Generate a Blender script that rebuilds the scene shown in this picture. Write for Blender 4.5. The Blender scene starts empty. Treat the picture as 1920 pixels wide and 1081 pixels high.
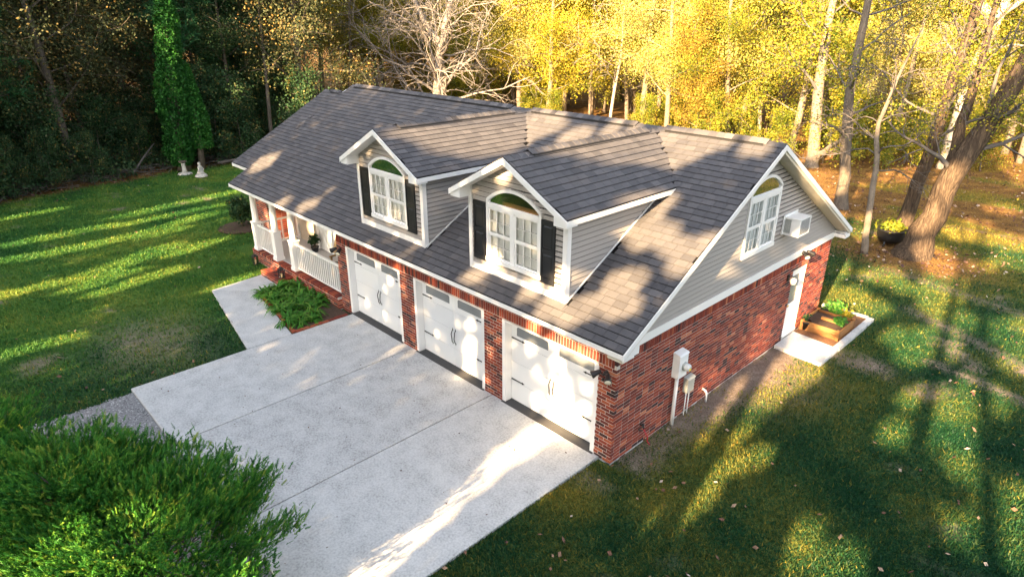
import bpy, math, random
import numpy as np
from mathutils import Matrix, Vector

SC = bpy.context.scene
COL = SC.collection
R = math.radians

# ---------------------------------------------------------------- camera
CAM_LOC = (6.118, -8.698, 8.295)
YAW, PITCH, ROLL = R(45.899), R(-23.07), R(0.177)
FPX = 1191.967
def cam_basis():
    f = Vector((-math.sin(YAW)*math.cos(PITCH), math.cos(YAW)*math.cos(PITCH), math.sin(PITCH)))
    r = Vector((math.cos(YAW), math.sin(YAW), 0)); u = r.cross(f)
    rr = r*math.cos(ROLL) + u*math.sin(ROLL); uu = u*math.cos(ROLL) - r*math.sin(ROLL)
    return rr, uu, f
_r, _u, _f = cam_basis()
cam = bpy.data.cameras.new('camera'); cam.sensor_width = 36; cam.lens = 36*FPX/1920
cam.clip_start = 0.1; cam.clip_end = 2500
camo = bpy.data.objects.new('camera', cam); COL.objects.link(camo)
camo.matrix_world = Matrix((( _r.x,_u.x,-_f.x,CAM_LOC[0]),(_r.y,_u.y,-_f.y,CAM_LOC[1]),(_r.z,_u.z,-_f.z,CAM_LOC[2]),(0,0,0,1)))
SC.camera = camo

# ---------------------------------------------------------------- light
SUN_AZ, SUN_EL = R(12), R(21)          # azimuth measured from -Y towards +X
SUND = np.array([-math.sin(SUN_AZ)*math.cos(SUN_EL), math.cos(SUN_AZ)*math.cos(SUN_EL), -math.sin(SUN_EL)])
world = bpy.data.worlds.new('World'); SC.world = world; world.use_nodes = True
wn = world.node_tree.nodes; wl = world.node_tree.links
wn.clear()
sky = wn.new('ShaderNodeTexSky'); sky.sky_type = 'NISHITA'; sky.sun_disc = False
sky.sun_elevation = SUN_EL; sky.sun_rotation = math.pi - SUN_AZ
sky.air_density = 1.0; sky.dust_density = 2.5; sky.ozone_density = 0.6
bg = wn.new('ShaderNodeBackground'); bg.inputs[1].default_value = 0.085
wo = wn.new('ShaderNodeOutputWorld')
hs = wn.new('ShaderNodeHueSaturation'); hs.inputs['Saturation'].default_value = 0.5
wl.new(sky.outputs[0], hs.inputs['Color']); wl.new(hs.outputs[0], bg.inputs[0]); wl.new(bg.outputs[0], wo.inputs[0])
sl = bpy.data.lights.new('sun', 'SUN'); sl.energy = 5.0; sl.angle = R(0.53); sl.color = (1.0, 0.69, 0.37)
so = bpy.data.objects.new('sun', sl); COL.objects.link(so)
so.rotation_euler = Vector(SUND).to_track_quat('-Z', 'Y').to_euler(); so.location = (20, -60, 40)
SC.view_settings.view_transform = 'Standard'; SC.view_settings.look = 'None'
SC.view_settings.gamma = 1; SC.view_settings.use_curve_mapping = False
SC.view_settings.exposure = 3.05
SC.cycles.max_bounces = 8; SC.cycles.transparent_max_bounces = 12; SC.cycles.diffuse_bounces = 4
SC.cycles.use_denoising = True

# ---------------------------------------------------------------- materials
MATS = {}
def mat(name, cols, rough=0.7, spec=0.35, namt=0.25, nscale=8.0, bump=0.0, bscale=40.0, bdist=0.01, detail=4.0, metal=0.0,
        transl=0.0, stretch=None, tcol=None, coord='Object', fine=0.0, fscale=150.0):
    """colour ramp driven by the face attribute 'tone' plus noise"""
    if name in MATS: return MATS[name]
    m = bpy.data.materials.new(name); m.use_nodes = True; nt = m.node_tree; N = nt.nodes; L = nt.links
    p = N['Principled BSDF']; out = N['Material Output']
    p.inputs['Roughness'].default_value = rough; p.inputs['Metallic'].default_value = metal
    p.inputs['Specular IOR Level'].default_value = spec
    at = N.new('ShaderNodeAttribute'); at.attribute_name = 'tone'
    if coord == 'World':
        tc = N.new('ShaderNodeNewGeometry'); vec = tc.outputs['Position']
    else:
        tc = N.new('ShaderNodeTexCoord'); vec = tc.outputs['Object']
    if stretch:
        mp = N.new('ShaderNodeMapping'); mp.inputs['Scale'].default_value = stretch; L.new(vec, mp.inputs[0]); vec = mp.outputs[0]
    no = N.new('ShaderNodeTexNoise'); no.inputs['Scale'].default_value = nscale; no.inputs['Detail'].default_value = detail
    L.new(vec, no.inputs['Vector'])
    ma = N.new('ShaderNodeMath'); ma.operation = 'MULTIPLY_ADD'
    L.new(no.outputs[0], ma.inputs[0]); ma.inputs[1].default_value = namt*2
    ad = N.new('ShaderNodeMath'); ad.operation = 'SUBTRACT'; L.new(at.outputs['Fac'], ad.inputs[0]); ad.inputs[1].default_value = namt
    L.new(ad.outputs[0], ma.inputs[2]); fac = ma.outputs[0]
    if fine:
        n3 = N.new('ShaderNodeTexNoise'); n3.inputs['Scale'].default_value = fscale; n3.inputs['Detail'].default_value = 2
        L.new(vec, n3.inputs['Vector'])
        m3 = N.new('ShaderNodeMath'); m3.operation = 'MULTIPLY_ADD'; L.new(n3.outputs[0], m3.inputs[0]); m3.inputs[1].default_value = fine*2
        s3 = N.new('ShaderNodeMath'); s3.operation = 'SUBTRACT'; L.new(fac, s3.inputs[0]); s3.inputs[1].default_value = fine
        L.new(s3.outputs[0], m3.inputs[2]); fac = m3.outputs[0]
    cr = N.new('ShaderNodeValToRGB'); L.new(fac, cr.inputs[0])
    els = cr.color_ramp.elements
    while len(els) > 1: els.remove(els[-1])
    els[0].position = cols[0][0]; els[0].color = (*cols[0][1], 1)
    for q, c in cols[1:]:
        e = els.new(q); e.color = (*c, 1)
    L.new(cr.outputs[0], p.inputs['Base Color'])
    if bump:
        nb = N.new('ShaderNodeTexNoise'); nb.inputs['Scale'].default_value = bscale; nb.inputs['Detail'].default_value = 5
        L.new(vec, nb.inputs['Vector'])
        b = N.new('ShaderNodeBump'); b.inputs['Strength'].default_value = bump; b.inputs['Distance'].default_value = bdist
        L.new(nb.outputs[0], b.inputs['Height']); L.new(b.outputs[0], p.inputs['Normal'])
    if transl:
        t = N.new('ShaderNodeBsdfTranslucent'); L.new(cr.outputs[0], t.inputs[0])
        mx = N.new('ShaderNodeMixShader'); mx.inputs[0].default_value = transl
        L.new(p.outputs[0], mx.inputs[1]); L.new(t.outputs[0], mx.inputs[2]); L.new(mx.outputs[0], out.inputs[0])
    MATS[name] = m
    return m
def flat(name, c, rough=0.5, spec=0.4, var=0.12, metal=0.0, bump=0.0, nscale=6.0, bscale=60, **k):
    d = tuple(x*(1-var) for x in c); e = tuple(min(1, x*(1+var)) for x in c)
    return mat(name, [(0.0, d), (1.0, e)], rough=rough, spec=spec, metal=metal, bump=bump, nscale=nscale, bscale=bscale, **k)
def glass(name, tint=(0.95, 0.97, 0.97), rough=0.02, refl=1.33):
    m = bpy.data.materials.new(name); m.use_nodes = True; nt = m.node_tree; N = nt.nodes; L = nt.links
    N.remove(N['Principled BSDF']); out = N['Material Output']
    fr = N.new('ShaderNodeFresnel'); fr.inputs[0].default_value = refl
    tr = N.new('ShaderNodeBsdfTransparent'); tr.inputs[0].default_value = (*tint, 1)
    gl = N.new('ShaderNodeBsdfGlossy'); gl.inputs['Roughness'].default_value = rough
    mx = N.new('ShaderNodeMixShader'); L.new(fr.outputs[0], mx.inputs[0]); L.new(tr.outputs[0], mx.inputs[1]); L.new(gl.outputs[0], mx.inputs[2])
    L.new(mx.outputs[0], out.inputs[0]); MATS[name] = m
    return m

M_SHINGLE = mat('asphalt_shingle', [(0, (.034,.033,.037)), (.45, (.088,.085,.090)), (.75, (.135,.127,.130)), (1, (.19,.168,.16))],
                rough=.92, spec=.15, namt=.10, nscale=5, bump=.5, bscale=160, bdist=.004, coord='World', fine=.16, fscale=120)
M_BRICK = mat('red_brick', [(0, (.032,.022,.024)), (.16, (.07,.030,.028)), (.28, (.15,.034,.025)), (.55, (.25,.052,.030)), (.8, (.34,.095,.045)), (1, (.44,.18,.10))],
              rough=.85, spec=.2, namt=.12, nscale=22, bump=.35, bscale=90, bdist=.004, coord='World', fine=.07)
M_MORTAR = flat('mortar', (.50,.46,.42), rough=.95, spec=.1, var=.3, nscale=30)
M_SIDING = flat('vinyl_siding', (.35,.325,.305), rough=.5, spec=.35, var=.06, nscale=1.5)
M_WHITE = flat('white_trim', (.80,.79,.77), rough=.45, spec=.4, var=.04, nscale=3)
M_DOORW = flat('white_door_paint', (.78,.79,.79), rough=.38, spec=.45, var=.03, nscale=2)
M_SHUT = flat('black_shutter', (.018,.019,.022), rough=.42, spec=.45, var=.2)
M_IRON = flat('black_iron', (.012,.012,.013), rough=.45, spec=.5, var=.2)
M_DARK = flat('shade_backing', (.03,.03,.028), rough=.9, spec=.1)  # near-black colour stands in for shade behind siding gaps and in unlit rooms
M_ROOMW = flat('pale_room', (.55,.5,.38), rough=.9, spec=.1)
M_CONC = mat('concrete', [(0, (.13,.125,.12)), (.22, (.28,.275,.27)), (.42, (.42,.42,.415)), (.62, (.51,.51,.50)), (1, (.62,.615,.60))], rough=.82, spec=.25,
             namt=.30, nscale=2.4, bump=.25, bscale=70, bdist=.004, detail=9, coord='World', fine=.42, fscale=26)
M_GRAVEL = mat('gravel_stone', [(0, (.10,.098,.10)), (.5, (.22,.215,.215)), (1, (.46,.45,.44))], rough=.9, namt=.15, nscale=30)
M_ASPH = flat('dark_threshold', (.055,.054,.055), rough=.9, var=.45, nscale=14, bump=.3)
M_GLASS = glass('window_glass')
M_PANEG = flat('obscure_grey_glass', (.20,.215,.22), rough=.18, spec=.6, var=.1)
M_BLIND = flat('white_blind', (.80,.80,.78), rough=.55, var=.03)
M_WOOD = mat('orange_wood', [(0, (.22,.09,.025)), (1, (.42,.21,.07))], rough=.6, namt=.3, nscale=5, stretch=(1,1,8))
M_TEAK = mat('weathered_wood', [(0, (.20,.12,.05)), (1, (.38,.25,.11))], rough=.7, namt=.3, nscale=6)
M_CLOTH = flat('cream_cloth', (.62,.47,.28), rough=.9, spec=.1, var=.12)
M_SOIL = mat('dark_soil', [(0, (.03,.02,.014)), (1, (.12,.075,.05))], rough=.95, namt=.5, nscale=14, bump=.6, bscale=40, bdist=.02)
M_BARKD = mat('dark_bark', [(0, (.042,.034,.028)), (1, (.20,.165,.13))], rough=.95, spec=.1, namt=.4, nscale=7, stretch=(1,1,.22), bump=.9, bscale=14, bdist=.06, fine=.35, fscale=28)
M_BARKO = mat('oak_bark', [(0, (.03,.022,.017)), (.5,(.075,.054,.038)), (1, (.21,.15,.10))], rough=.95, spec=.1, namt=.5, nscale=9, stretch=(1,1,.14), bump=1, bscale=16, bdist=.12, fine=.45, fscale=30)
M_BARKP = mat('pale_bark', [(0, (.07,.058,.046)), (1, (.27,.22,.17))], rough=.9, spec=.1, namt=.45, nscale=5, stretch=(1,1,.5), bump=.6, bscale=14, bdist=.03, fine=.35, fscale=24)
M_BARKW = mat('white_bark', [(0, (.16,.14,.12)), (1, (.42,.37,.32))], rough=.9, spec=.1, namt=.4, nscale=5, stretch=(1,1,.5), bump=.6, bscale=14, bdist=.03, fine=.35, fscale=24)
M_TWIGP = mat('pale_twig', [(0, (.15,.13,.115)), (1, (.36,.32,.28))], rough=.9, spec=.1, namt=.3, nscale=5)
M_TWIG = mat('grey_twig', [(0, (.05,.043,.04)), (1, (.17,.15,.135))], rough=.9, spec=.1, namt=.3, nscale=5)
def leafmat(name, cols, transl=.45, rough=.55, namt=.12, spec=.2): return mat(name, cols, rough=rough, spec=spec, namt=namt, nscale=.5, transl=transl)
L_GOLD = leafmat('golden_leaf', [(0, (.07,.11,.012)), (.35, (.22,.235,.02)), (.7, (.46,.385,.035)), (1, (.60,.42,.07))])
L_OLIVE = leafmat('olive_leaf', [(0, (.04,.085,.012)), (.4, (.16,.20,.02)), (.75, (.36,.33,.035)), (1, (.52,.38,.05))])
L_TAN = leafmat('tan_leaf', [(0, (.10,.09,.035)), (.4, (.25,.24,.06)), (.75, (.44,.41,.11)), (1, (.60,.53,.17))])
L_RUST = leafmat('rust_leaf', [(0, (.10,.07,.02)), (.5, (.33,.23,.035)), (1, (.52,.37,.06))])
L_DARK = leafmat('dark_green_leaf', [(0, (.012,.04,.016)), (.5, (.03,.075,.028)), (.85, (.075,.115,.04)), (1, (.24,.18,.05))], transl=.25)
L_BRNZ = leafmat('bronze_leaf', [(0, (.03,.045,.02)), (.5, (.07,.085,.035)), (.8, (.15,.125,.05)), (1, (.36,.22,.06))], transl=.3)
L_PINE = leafmat('pine_needle', [(0, (.012,.055,.022)), (.6, (.035,.14,.05)), (1, (.09,.2,.06))], transl=.2)
L_IVY = leafmat('ivy_green', [(0, (.010,.055,.012)), (.6, (.036,.155,.024)), (1, (.12,.27,.045))], transl=.3)
L_CEDAR = leafmat('cedar_spray', [(0, (.014,.085,.014)), (.45, (.05,.21,.025)), (.8, (.16,.32,.035)), (1, (.30,.36,.05))], transl=.28)
L_LILY = leafmat('daylily_leaf', [(0, (.025,.115,.014)), (.6, (.065,.22,.024)), (1, (.20,.33,.05))], transl=.3)
L_GRASS = leafmat('grass_blade', [(0, (.006,.042,.018)), (.16, (.019,.075,.024)), (.36, (.14,.15,.028)), (.58, (.33,.24,.038)), (.8, (.38,.25,.05)), (1, (.48,.34,.12))], transl=.3, namt=.06)
L_LUSH = leafmat('lush_grass_blade', [(0, (.012,.06,.016)), (.2, (.035,.125,.022)), (.4, (.105,.19,.028)), (.62, (.26,.25,.04)), (1, (.42,.33,.10))], transl=.3, namt=.06)
L_LITTER = leafmat('fallen_leaf', [(0, (.07,.035,.03)), (.5, (.19,.10,.06)), (.85, (.30,.2,.13)), (1, (.5,.42,.36))], transl=.1)

# ---------------------------------------------------------------- mesh helpers
class MB:
    def __init__(s): s.v = []; s.f = []; s.t = []; s.s = []
    def add(s, vs, fs, tone=.5, smooth=False):
        o = len(s.v); s.v.extend(tuple(map(float, v)) for v in vs)
        for f in fs: s.f.append(tuple(i+o for i in f)); s.t.append(tone); s.s.append(smooth)
        return s
    def box(s, x0, x1, y0, y1, z0, z1, tone=.5):
        if x1 < x0: x0, x1 = x1, x0
        if y1 < y0: y0, y1 = y1, y0
        if z1 < z0: z0, z1 = z1, z0
        return s.add([(x0,y0,z0),(x1,y0,z0),(x1,y1,z0),(x0,y1,z0),(x0,y0,z1),(x1,y0,z1),(x1,y1,z1),(x0,y1,z1)],
              [(0,3,2,1),(4,5,6,7),(0,1,5,4),(1,2,6,5),(2,3,7,6),(3,0,4,7)], tone)
    def hexa(s, a, b, tone=.5):
        """a, b: two matching quads (4 points each) joined to a solid"""
        return s.add(list(a)+list(b), [(3,2,1,0),(4,5,6,7),(0,1,5,4),(1,2,6,5),(2,3,7,6),(3,0,4,7)], tone)
    def prism(s, poly, vec, tone=.5):
        n = len(poly); q = [tuple(p[i]+vec[i] for i in range(3)) for p in poly]
        fs = [tuple(range(n-1, -1, -1)), tuple(range(n, 2*n))] + [(i, (i+1) % n, n+(i+1) % n, n+i) for i in range(n)]
        return s.add(list(poly)+q, fs, tone)
    def tube(s, pts, rad, k=6, tone=.5, cap=True):
        pts = [Vector(p) for p in pts]; n = len(pts)
        if not hasattr(rad, '__len__'): rad = [rad]*n
        vs = []; ref = None
        for i, p in enumerate(pts):
            t = (pts[min(i+1, n-1)] - pts[max(i-1, 0)]).normalized()
            if ref is None: ref = Vector((1,0,0)) if abs(t.x) < .8 else Vector((0,1,0))
            a = t.cross(ref)
            if a.length < 1e-5: a = t.orthogonal()
            a.normalize(); b = t.cross(a); ref = b.cross(t) if False else ref
            for j in range(k):
                q = 2*math.pi*j/k; vs.append(p + (a*math.cos(q) + b*math.sin(q))*rad[i])
        fs = []
        for i in range(n-1):
            for j in range(k): fs.append((i*k+j, i*k+(j+1) % k, (i+1)*k+(j+1) % k, (i+1)*k+j))
        if cap: fs += [tuple(range(k-1, -1, -1)), tuple(range((n-1)*k, n*k))]
        return s.add(vs, fs, tone, True)
    def lathe(s, prof, loc, n=14, tone=.5):
        vs = []
        for r, z in prof:
            for j in range(n): q = 2*math.pi*j/n; vs.append((loc[0]+r*math.cos(q), loc[1]+r*math.sin(q), loc[2]+z))
        fs = []
        for i in range(len(prof)-1):
            for j in range(n): fs.append((i*n+j, i*n+(j+1) % n, (i+1)*n+(j+1) % n, (i+1)*n+j))
        fs += [tuple(range(n-1, -1, -1)), tuple(range((len(prof)-1)*n, len(prof)*n))]
        return s.add(vs, fs, tone, True)
    def bar(s, a, b, w, h=None, tone=.5, up=(0,0,1)):
        a = Vector(a); b = Vector(b); t = (b-a).normalized(); u = Vector(up)
        if abs(t.dot(u)) > .98: u = Vector((1,0,0))
        x = t.cross(u).normalized(); y = x.cross(t); h = h or w
        c = [(-1,-1),(1,-1),(1,1),(-1,1)]
        return s.hexa([a+x*(p*w/2)+y*(q*h/2) for p, q in c], [b+x*(p*w/2)+y*(q*h/2) for p, q in c], tone)

OFF = {}
def root_off(p):
    while p is not None:
        if p.name in OFF: return OFF[p.name]
        p = p.parent
    return (0,0,0)
def link(o, parent=None):
    COL.objects.link(o)
    if parent is not None: o.parent = parent
    return o
def np_mesh(name, V, F, tone, m, smooth=None):
    V = np.asarray(V, np.float32); F = np.asarray(F, np.int32)
    me = bpy.data.meshes.new(name); k = F.shape[1]
    me.vertices.add(len(V)); me.vertices.foreach_set('co', V.ravel())
    me.loops.add(F.size); me.loops.foreach_set('vertex_index', F.ravel())
    me.polygons.add(len(F)); me.polygons.foreach_set('loop_start', np.arange(len(F), dtype=np.int32)*k)
    me.update(calc_edges=True)
    a = me.attributes.new('tone', 'FLOAT', 'FACE'); a.data.foreach_set('value', np.asarray(tone, np.float32))
    if m: me.materials.append(m)
    return me
def mb_mesh(name, mb, m, off=(0,0,0)):
    me = bpy.data.meshes.new(name)
    me.from_pydata([(v[0]-off[0], v[1]-off[1], v[2]-off[2]) for v in mb.v], [], mb.f); me.update()
    a = me.attributes.new('tone', 'FLOAT', 'FACE'); a.data.foreach_set('value', mb.t)
    me.polygons.foreach_set('use_smooth', mb.s)
    if m: me.materials.append(m)
    return me
def obj(name, mb, m, parent=None, label=None, cat=None, group=None, kind=None):
    o = bpy.data.objects.new(name, mb_mesh(name, mb, m, root_off(parent))); link(o, parent)
    return tag(o, label, cat, group, kind)
def npobj(name, V, F, tone, m, parent=None, label=None, cat=None, group=None, kind=None):
    V = np.asarray(V, float) - np.array(root_off(parent))
    o = bpy.data.objects.new(name, np_mesh(name, V, F, tone, m)); link(o, parent)
    return tag(o, label, cat, group, kind)
def tag(o, label=None, cat=None, group=None, kind=None):
    if label: o['label'] = label
    if cat: o['category'] = cat
    if group: o['group'] = group
    if kind: o['kind'] = kind
    return o
def thing(name, label, cat, loc, group=None):
    o = bpy.data.objects.new(name, None); o.location = loc; COL.objects.link(o); o.empty_display_size = .2
    OFF[o.name] = tuple(loc)
    return tag(o, label, cat, group)
def copy_tree(o, loc=None, rz=None, sc=None, label=None, group=None):
    c = o.copy(); COL.objects.link(c)
    for ch in o.children:
        d = ch.copy(); COL.objects.link(d); d.parent = c
        for g in ch.children:
            e = g.copy(); COL.objects.link(e); e.parent = d
    if loc is not None: c.location = loc
    if rz is not None: c.rotation_euler = (0, 0, rz)
    if sc is not None: c.scale = sc if hasattr(sc, '__len__') else (sc, sc, sc)
    if label: c['label'] = label
    if group: c['group'] = group
    return c

def _hash(ix, iy, seed):
    h = (ix.astype(np.int64)*374761393 + iy.astype(np.int64)*668265263 + seed*1442695041) & 0x7fffffff
    h = ((h ^ (h >> 13))*1274126177) & 0x7fffffff
    return ((h ^ (h >> 16)) & 0xffff)/65535.0
def vnoise(x, y, seed=0):
    ix = np.floor(x); iy = np.floor(y); fx = x-ix; fy = y-iy
    fx = fx*fx*(3-2*fx); fy = fy*fy*(3-2*fy)
    a = _hash(ix, iy, seed); b = _hash(ix+1, iy, seed); c = _hash(ix, iy+1, seed); d = _hash(ix+1, iy+1, seed)
    return (a*(1-fx)+b*fx)*(1-fy) + (c*(1-fx)+d*fx)*fy
def fbm(x, y, seed=0, n=4):
    s = 0; a = .5; t = 0
    for i in range(n): s = s + a*vnoise(x*2**i, y*2**i, seed+i*17); t += a; a *= .55
    return s/t
def sstep(a, b, x): t = np.clip((x-a)/(b-a), 0, 1); return t*t*(3-2*t)
def proj_area(c, n, area):
    """how large a small flat piece shows from the photograph's place"""
    d = np.asarray(CAM_LOC) - np.asarray(c); L = np.linalg.norm(d)
    return area*max(0, float(np.dot(d, n)))/L**3

# ================================================================ GROUND
EDGE_Y = np.array([-60,-30,-12,-8,-5.8,-4.1,-2.1,.4,2.9,6.2,10,15,20,24,30,80.])
EDGE_X = np.array([-33,-32,-31,-31.2,-31.9,-33,-33.4,-33.5,-34,-33.6,-33,-32,-31,-28,-24,-20.])
def wood_litter(x, y):
    """0 on the lawn, 1 on the leaf litter under the woods"""
    xb = np.interp(y, EDGE_Y, EDGE_X) + (fbm(y*.35, x*.05, 5)-.5)*2.2
    left = sstep(-.6, .9, xb - x)
    back = (1-.75*sstep(.48, .62, fbm(x*.22, y*.3, 55))*(1-sstep(34, 46, y)))*sstep(-1.5, 2.5, y - (20.5 + (fbm(x*.2, y*.05, 9)-.5)*6 + np.clip(x+4, 0, 40)*.4))
    oak = np.exp(-(((x-.1)/2.7)**2 + ((y-18.1)/2.0)**2)**1.5)*1.1
    bits = sstep(.5, .72, fbm(x*.22, y*.22, 31))*.45*sstep(9, 20, y)*sstep(-12, -4, x)
    return np.clip(np.maximum.reduce([left, back, oak + bits]), 0, 1)
def bare_soil(x, y):
    n = fbm(x*.55, y*.55, 3); n2 = fbm(x*1.7, y*1.7, 4)
    b = sstep(.62, .78, .6*n + .4*n2)*.75
    wall = np.exp(-(np.maximum(0, np.abs(x-.25)-.15)/.35)**2)*((y > .2) & (y < 10.5))*.9
    w2 = np.exp(-(((x-.7)/1.1)**2 + ((y-5.6)/1.6)**2))*.8
    p1 = np.exp(-(((x-2.0)/.75)**2 + ((y-8.1)/.5)**2)**2)*1.0
    p2 = np.exp(-(((x+12.2)/1.9)**2 + ((y+5.0)/1.3)**2))*.75
    p3 = np.exp(-((y-12.6 + (x-2)*.55)/.28)**2)*((x > 1.6) & (x < 7))*.9
    p4 = np.exp(-((y-9.3 + (x-4)*.25)/.2)**2)*((x > 3) & (x < 6.5))*.8
    p5 = np.exp(-((y-15.2+(x-3)*.3)/.3)**2)*((x > 0) & (x < 9))*.6
    p6 = np.exp(-((y+.65-x*0)/.2)**2)*((x > -.4) & (x < .6))*.6
    w = .35 + .9*n2
    return np.clip(b + (wall + w2 + p1 + p2 + p3 + p4 + p5 + p6)*w, 0, 1)
def grass_tone(x, y):
    n = fbm(x*.16, y*.16, 21); n2 = fbm(x*.8, y*.8, 22)
    far = sstep(14, 30, y)*sstep(-14, -5, x)
    lush = sstep(8, 16, -x)
    return np.clip(.18 + .115*lush + (n-.5)*(.4-.15*lush) + (n2-.5)*.45 + far*.30, .02, .9)

gx = np.unique(np.concatenate([np.linspace(-900,-70,14), np.linspace(-70,-36,60), np.arange(-36, 14.01, .26), np.linspace(14, 40, 50), np.linspace(40, 900, 14)]))
gy = np.unique(np.concatenate([np.linspace(-900,-30,14), np.linspace(-30,-12,40), np.arange(-12, 30.01, .26), np.linspace(30, 60, 60), np.linspace(60, 900, 14)]))
XX, YY = np.meshgrid(gx, gy); nx, ny = len(gx), len(gy)
near_house = ((XX > -19.5) & (XX < 2) & (YY > -9) & (YY < 12))
ZZ = -.012 - .05*fbm(XX*.7, YY*.7, 77) + np.where(near_house, 0, .10*(fbm(XX*.12, YY*.12, 78)-.5))
ZZ = ZZ + .35*sstep(.3, 1, wood_litter(XX, YY))*(fbm(XX*.5, YY*.5, 79)-.45)*np.where(XX < -25, 1, .25)
V = np.stack([XX.ravel(), YY.ravel(), ZZ.ravel()], 1)
idx = np.arange(nx*ny).reshape(ny, nx)
F = np.stack([idx[:-1,:-1].ravel(), idx[:-1,1:].ravel(), idx[1:,1:].ravel(), idx[1:,:-1].ravel()], 1)
me = np_mesh('ground', V, F, np.full(len(F), .5), None)
for nm, arr in (('litter', wood_litter(XX, YY)), ('bare', bare_soil(XX, YY)), ('grass', grass_tone(XX, YY)), ('lush', sstep(8, 14, -XX))):
    a = me.attributes.new(nm, 'FLOAT', 'POINT'); a.data.foreach_set('value', arr.ravel().astype(np.float32))
me.polygons.foreach_set('use_smooth', np.ones(len(F), bool))
def ground_mat():
    m = bpy.data.materials.new('lawn_and_litter'); m.use_nodes = True; nt = m.node_tree; N = nt.nodes; L = nt.links
    p = N['Principled BSDF']; p.inputs['Roughness'].default_value = .95; p.inputs['Specular IOR Level'].default_value = .1
    pos = N.new('ShaderNodeNewGeometry').outputs['Position']
    def attr(n):
        a = N.new('ShaderNodeAttribute'); a.attribute_name = n; return a.outputs['Fac']
    def noise(s, d=4):
        n = N.new('ShaderNodeTexNoise'); n.inputs['Scale'].default_value = s; n.inputs['Detail'].default_value = d; L.new(pos, n.inputs['Vector']); return n.outputs[0]
    def mth(op, a, b):
        n = N.new('ShaderNodeMath'); n.operation = op
        for i, q in enumerate((a, b)):
            if isinstance(q, (int, float)): n.inputs[i].default_value = q
            else: L.new(q, n.inputs[i])
        return n.outputs[0]
    def ramp(f, cols):
        r = N.new('ShaderNodeValToRGB'); L.new(f, r.inputs[0]); e = r.color_ramp.elements
        while len(e) > 1: e.remove(e[-1])
        e[0].position = cols[0][0]; e[0].color = (*cols[0][1], 1)
        for q, c in cols[1:]:
            x = e.new(q); x.color = (*c, 1)
        return r.outputs[0]
    def mix(f, a, b):
        n = N.new('ShaderNodeMixRGB'); L.new(f, n.inputs[0]); L.new(a, n.inputs[1]); L.new(b, n.inputs[2]); return n.outputs[0]
    fine = noise(28, 6); mid = noise(5, 5)
    g = mth('ADD', attr('grass'), mth('MULTIPLY', mth('SUBTRACT', fine, .5), .9))
    gc = ramp(g, [(0, (.005,.032,.014)), (.16, (.016,.060,.02)), (.36, (.115,.118,.024)), (.58, (.26,.185,.034)), (.82, (.25,.175,.05)), (1, (.33,.23,.085))])
    gl = ramp(g, [(0, (.010,.045,.014)), (.2, (.028,.10,.02)), (.4, (.085,.15,.025)), (.62, (.21,.195,.035)), (1, (.33,.25,.085))]); gc = mix(attr('lush'), gc, gl)
    bc = ramp(mth('ADD', mth('MULTIPLY', fine, .6), mth('MULTIPLY', mid, .4)), [(.25, (.09,.065,.05)), (.5, (.19,.145,.115)), (.75, (.34,.28,.24))])
    lc = ramp(mth('ADD', mth('MULTIPLY', noise(17, 6), .7), mth('MULTIPLY', noise(1.3, 3), .3)), [(.3, (.030,.018,.013)), (.42, (.095,.05,.022)), (.53, (.20,.105,.032)), (.66, (.36,.22,.075)), (.8, (.46,.36,.2))])
    fb = mth('MULTIPLY', attr('bare'), mth('ADD', .55, fine)); fl = mth('ADD', attr('litter'), mth('MULTIPLY', mth('SUBTRACT', mid, .5), mth('MULTIPLY', attr('litter'), 1.0)))
    cl = lambda q: mth('MINIMUM', mth('MAXIMUM', q, 0.0), 1.0)
    L.new(mix(cl(fl), mix(cl(fb), gc, bc), lc), p.inputs['Base Color'])
    b = N.new('ShaderNodeBump'); b.inputs['Strength'].default_value = .8; b.inputs['Distance'].default_value = .05
    L.new(noise(20, 8), b.inputs['Height']); L.new(b.outputs[0], p.inputs['Normal'])
    return m
me.materials.append(ground_mat())
g_o = bpy.data.objects.new('ground', me); COL.objects.link(g_o); g_o['kind'] = 'structure'

# ---- concrete driveway, apron and walkway
drive = tag(bpy.data.objects.new('driveway', None), kind='structure'); COL.objects.link(drive)
def slab(name, poly, z0, z1, parent, m=M_CONC, tone=.5):
    b = MB(); n = len(poly); c = .012
    cx = sum(p[0] for p in poly)/n; cy = sum(p[1] for p in poly)/n
    ins = [(p[0]+(cx-p[0])*c/max(.3, math.hypot(cx-p[0], cy-p[1])), p[1]+(cy-p[1])*c/max(.3, math.hypot(cx-p[0], cy-p[1]))) for p in poly]
    vs = [(x, y, z0) for x, y in poly] + [(x, y, z1-c) for x, y in poly] + [(x, y, z1) for x, y in ins]
    fs = [tuple(range(2*n, 3*n))]
    for i in range(n):
        j = (i+1) % n; fs += [(i, j, n+j, n+i), (n+i, n+j, 2*n+j, 2*n+i)]
    b.add(vs, fs, tone); return obj(name, b, m, parent)
slab('slab', [(-9.74,-6.14),(-6.750,-6.14),(-6.750,0),(-9.74,0)], -.12, .03, drive, tone=.50)
slab('slab', [(-6.722,-6.14),(-3.530,-6.14),(-3.530,0),(-6.722,0)], -.12, .03, drive, tone=.46)
slab('slab', [(-3.502,-6.14),(-.29,-6.14),(-.29,0),(-3.502,0)], -.12, .03, drive, tone=.52)
b = MB(); b.box(-6.76,-6.71,-6.13,-.01,-.1,-.02); b.box(-3.54,-3.49,-6.13,-.01,-.1,-.02); obj('joint', b, M_ASPH, drive)
walk = tag(bpy.data.objects.new('walkway', None), kind='structure'); COL.objects.link(walk)
slab('slab', [(-14.5,-2.44),(-9.76,-3.28),(-9.76,-2.0),(-11.09,-1.78),(-12.33,-1.60),(-13.2,-1.52),(-13.44,-1.42)], -.1, .034, walk, tone=.55)
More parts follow.
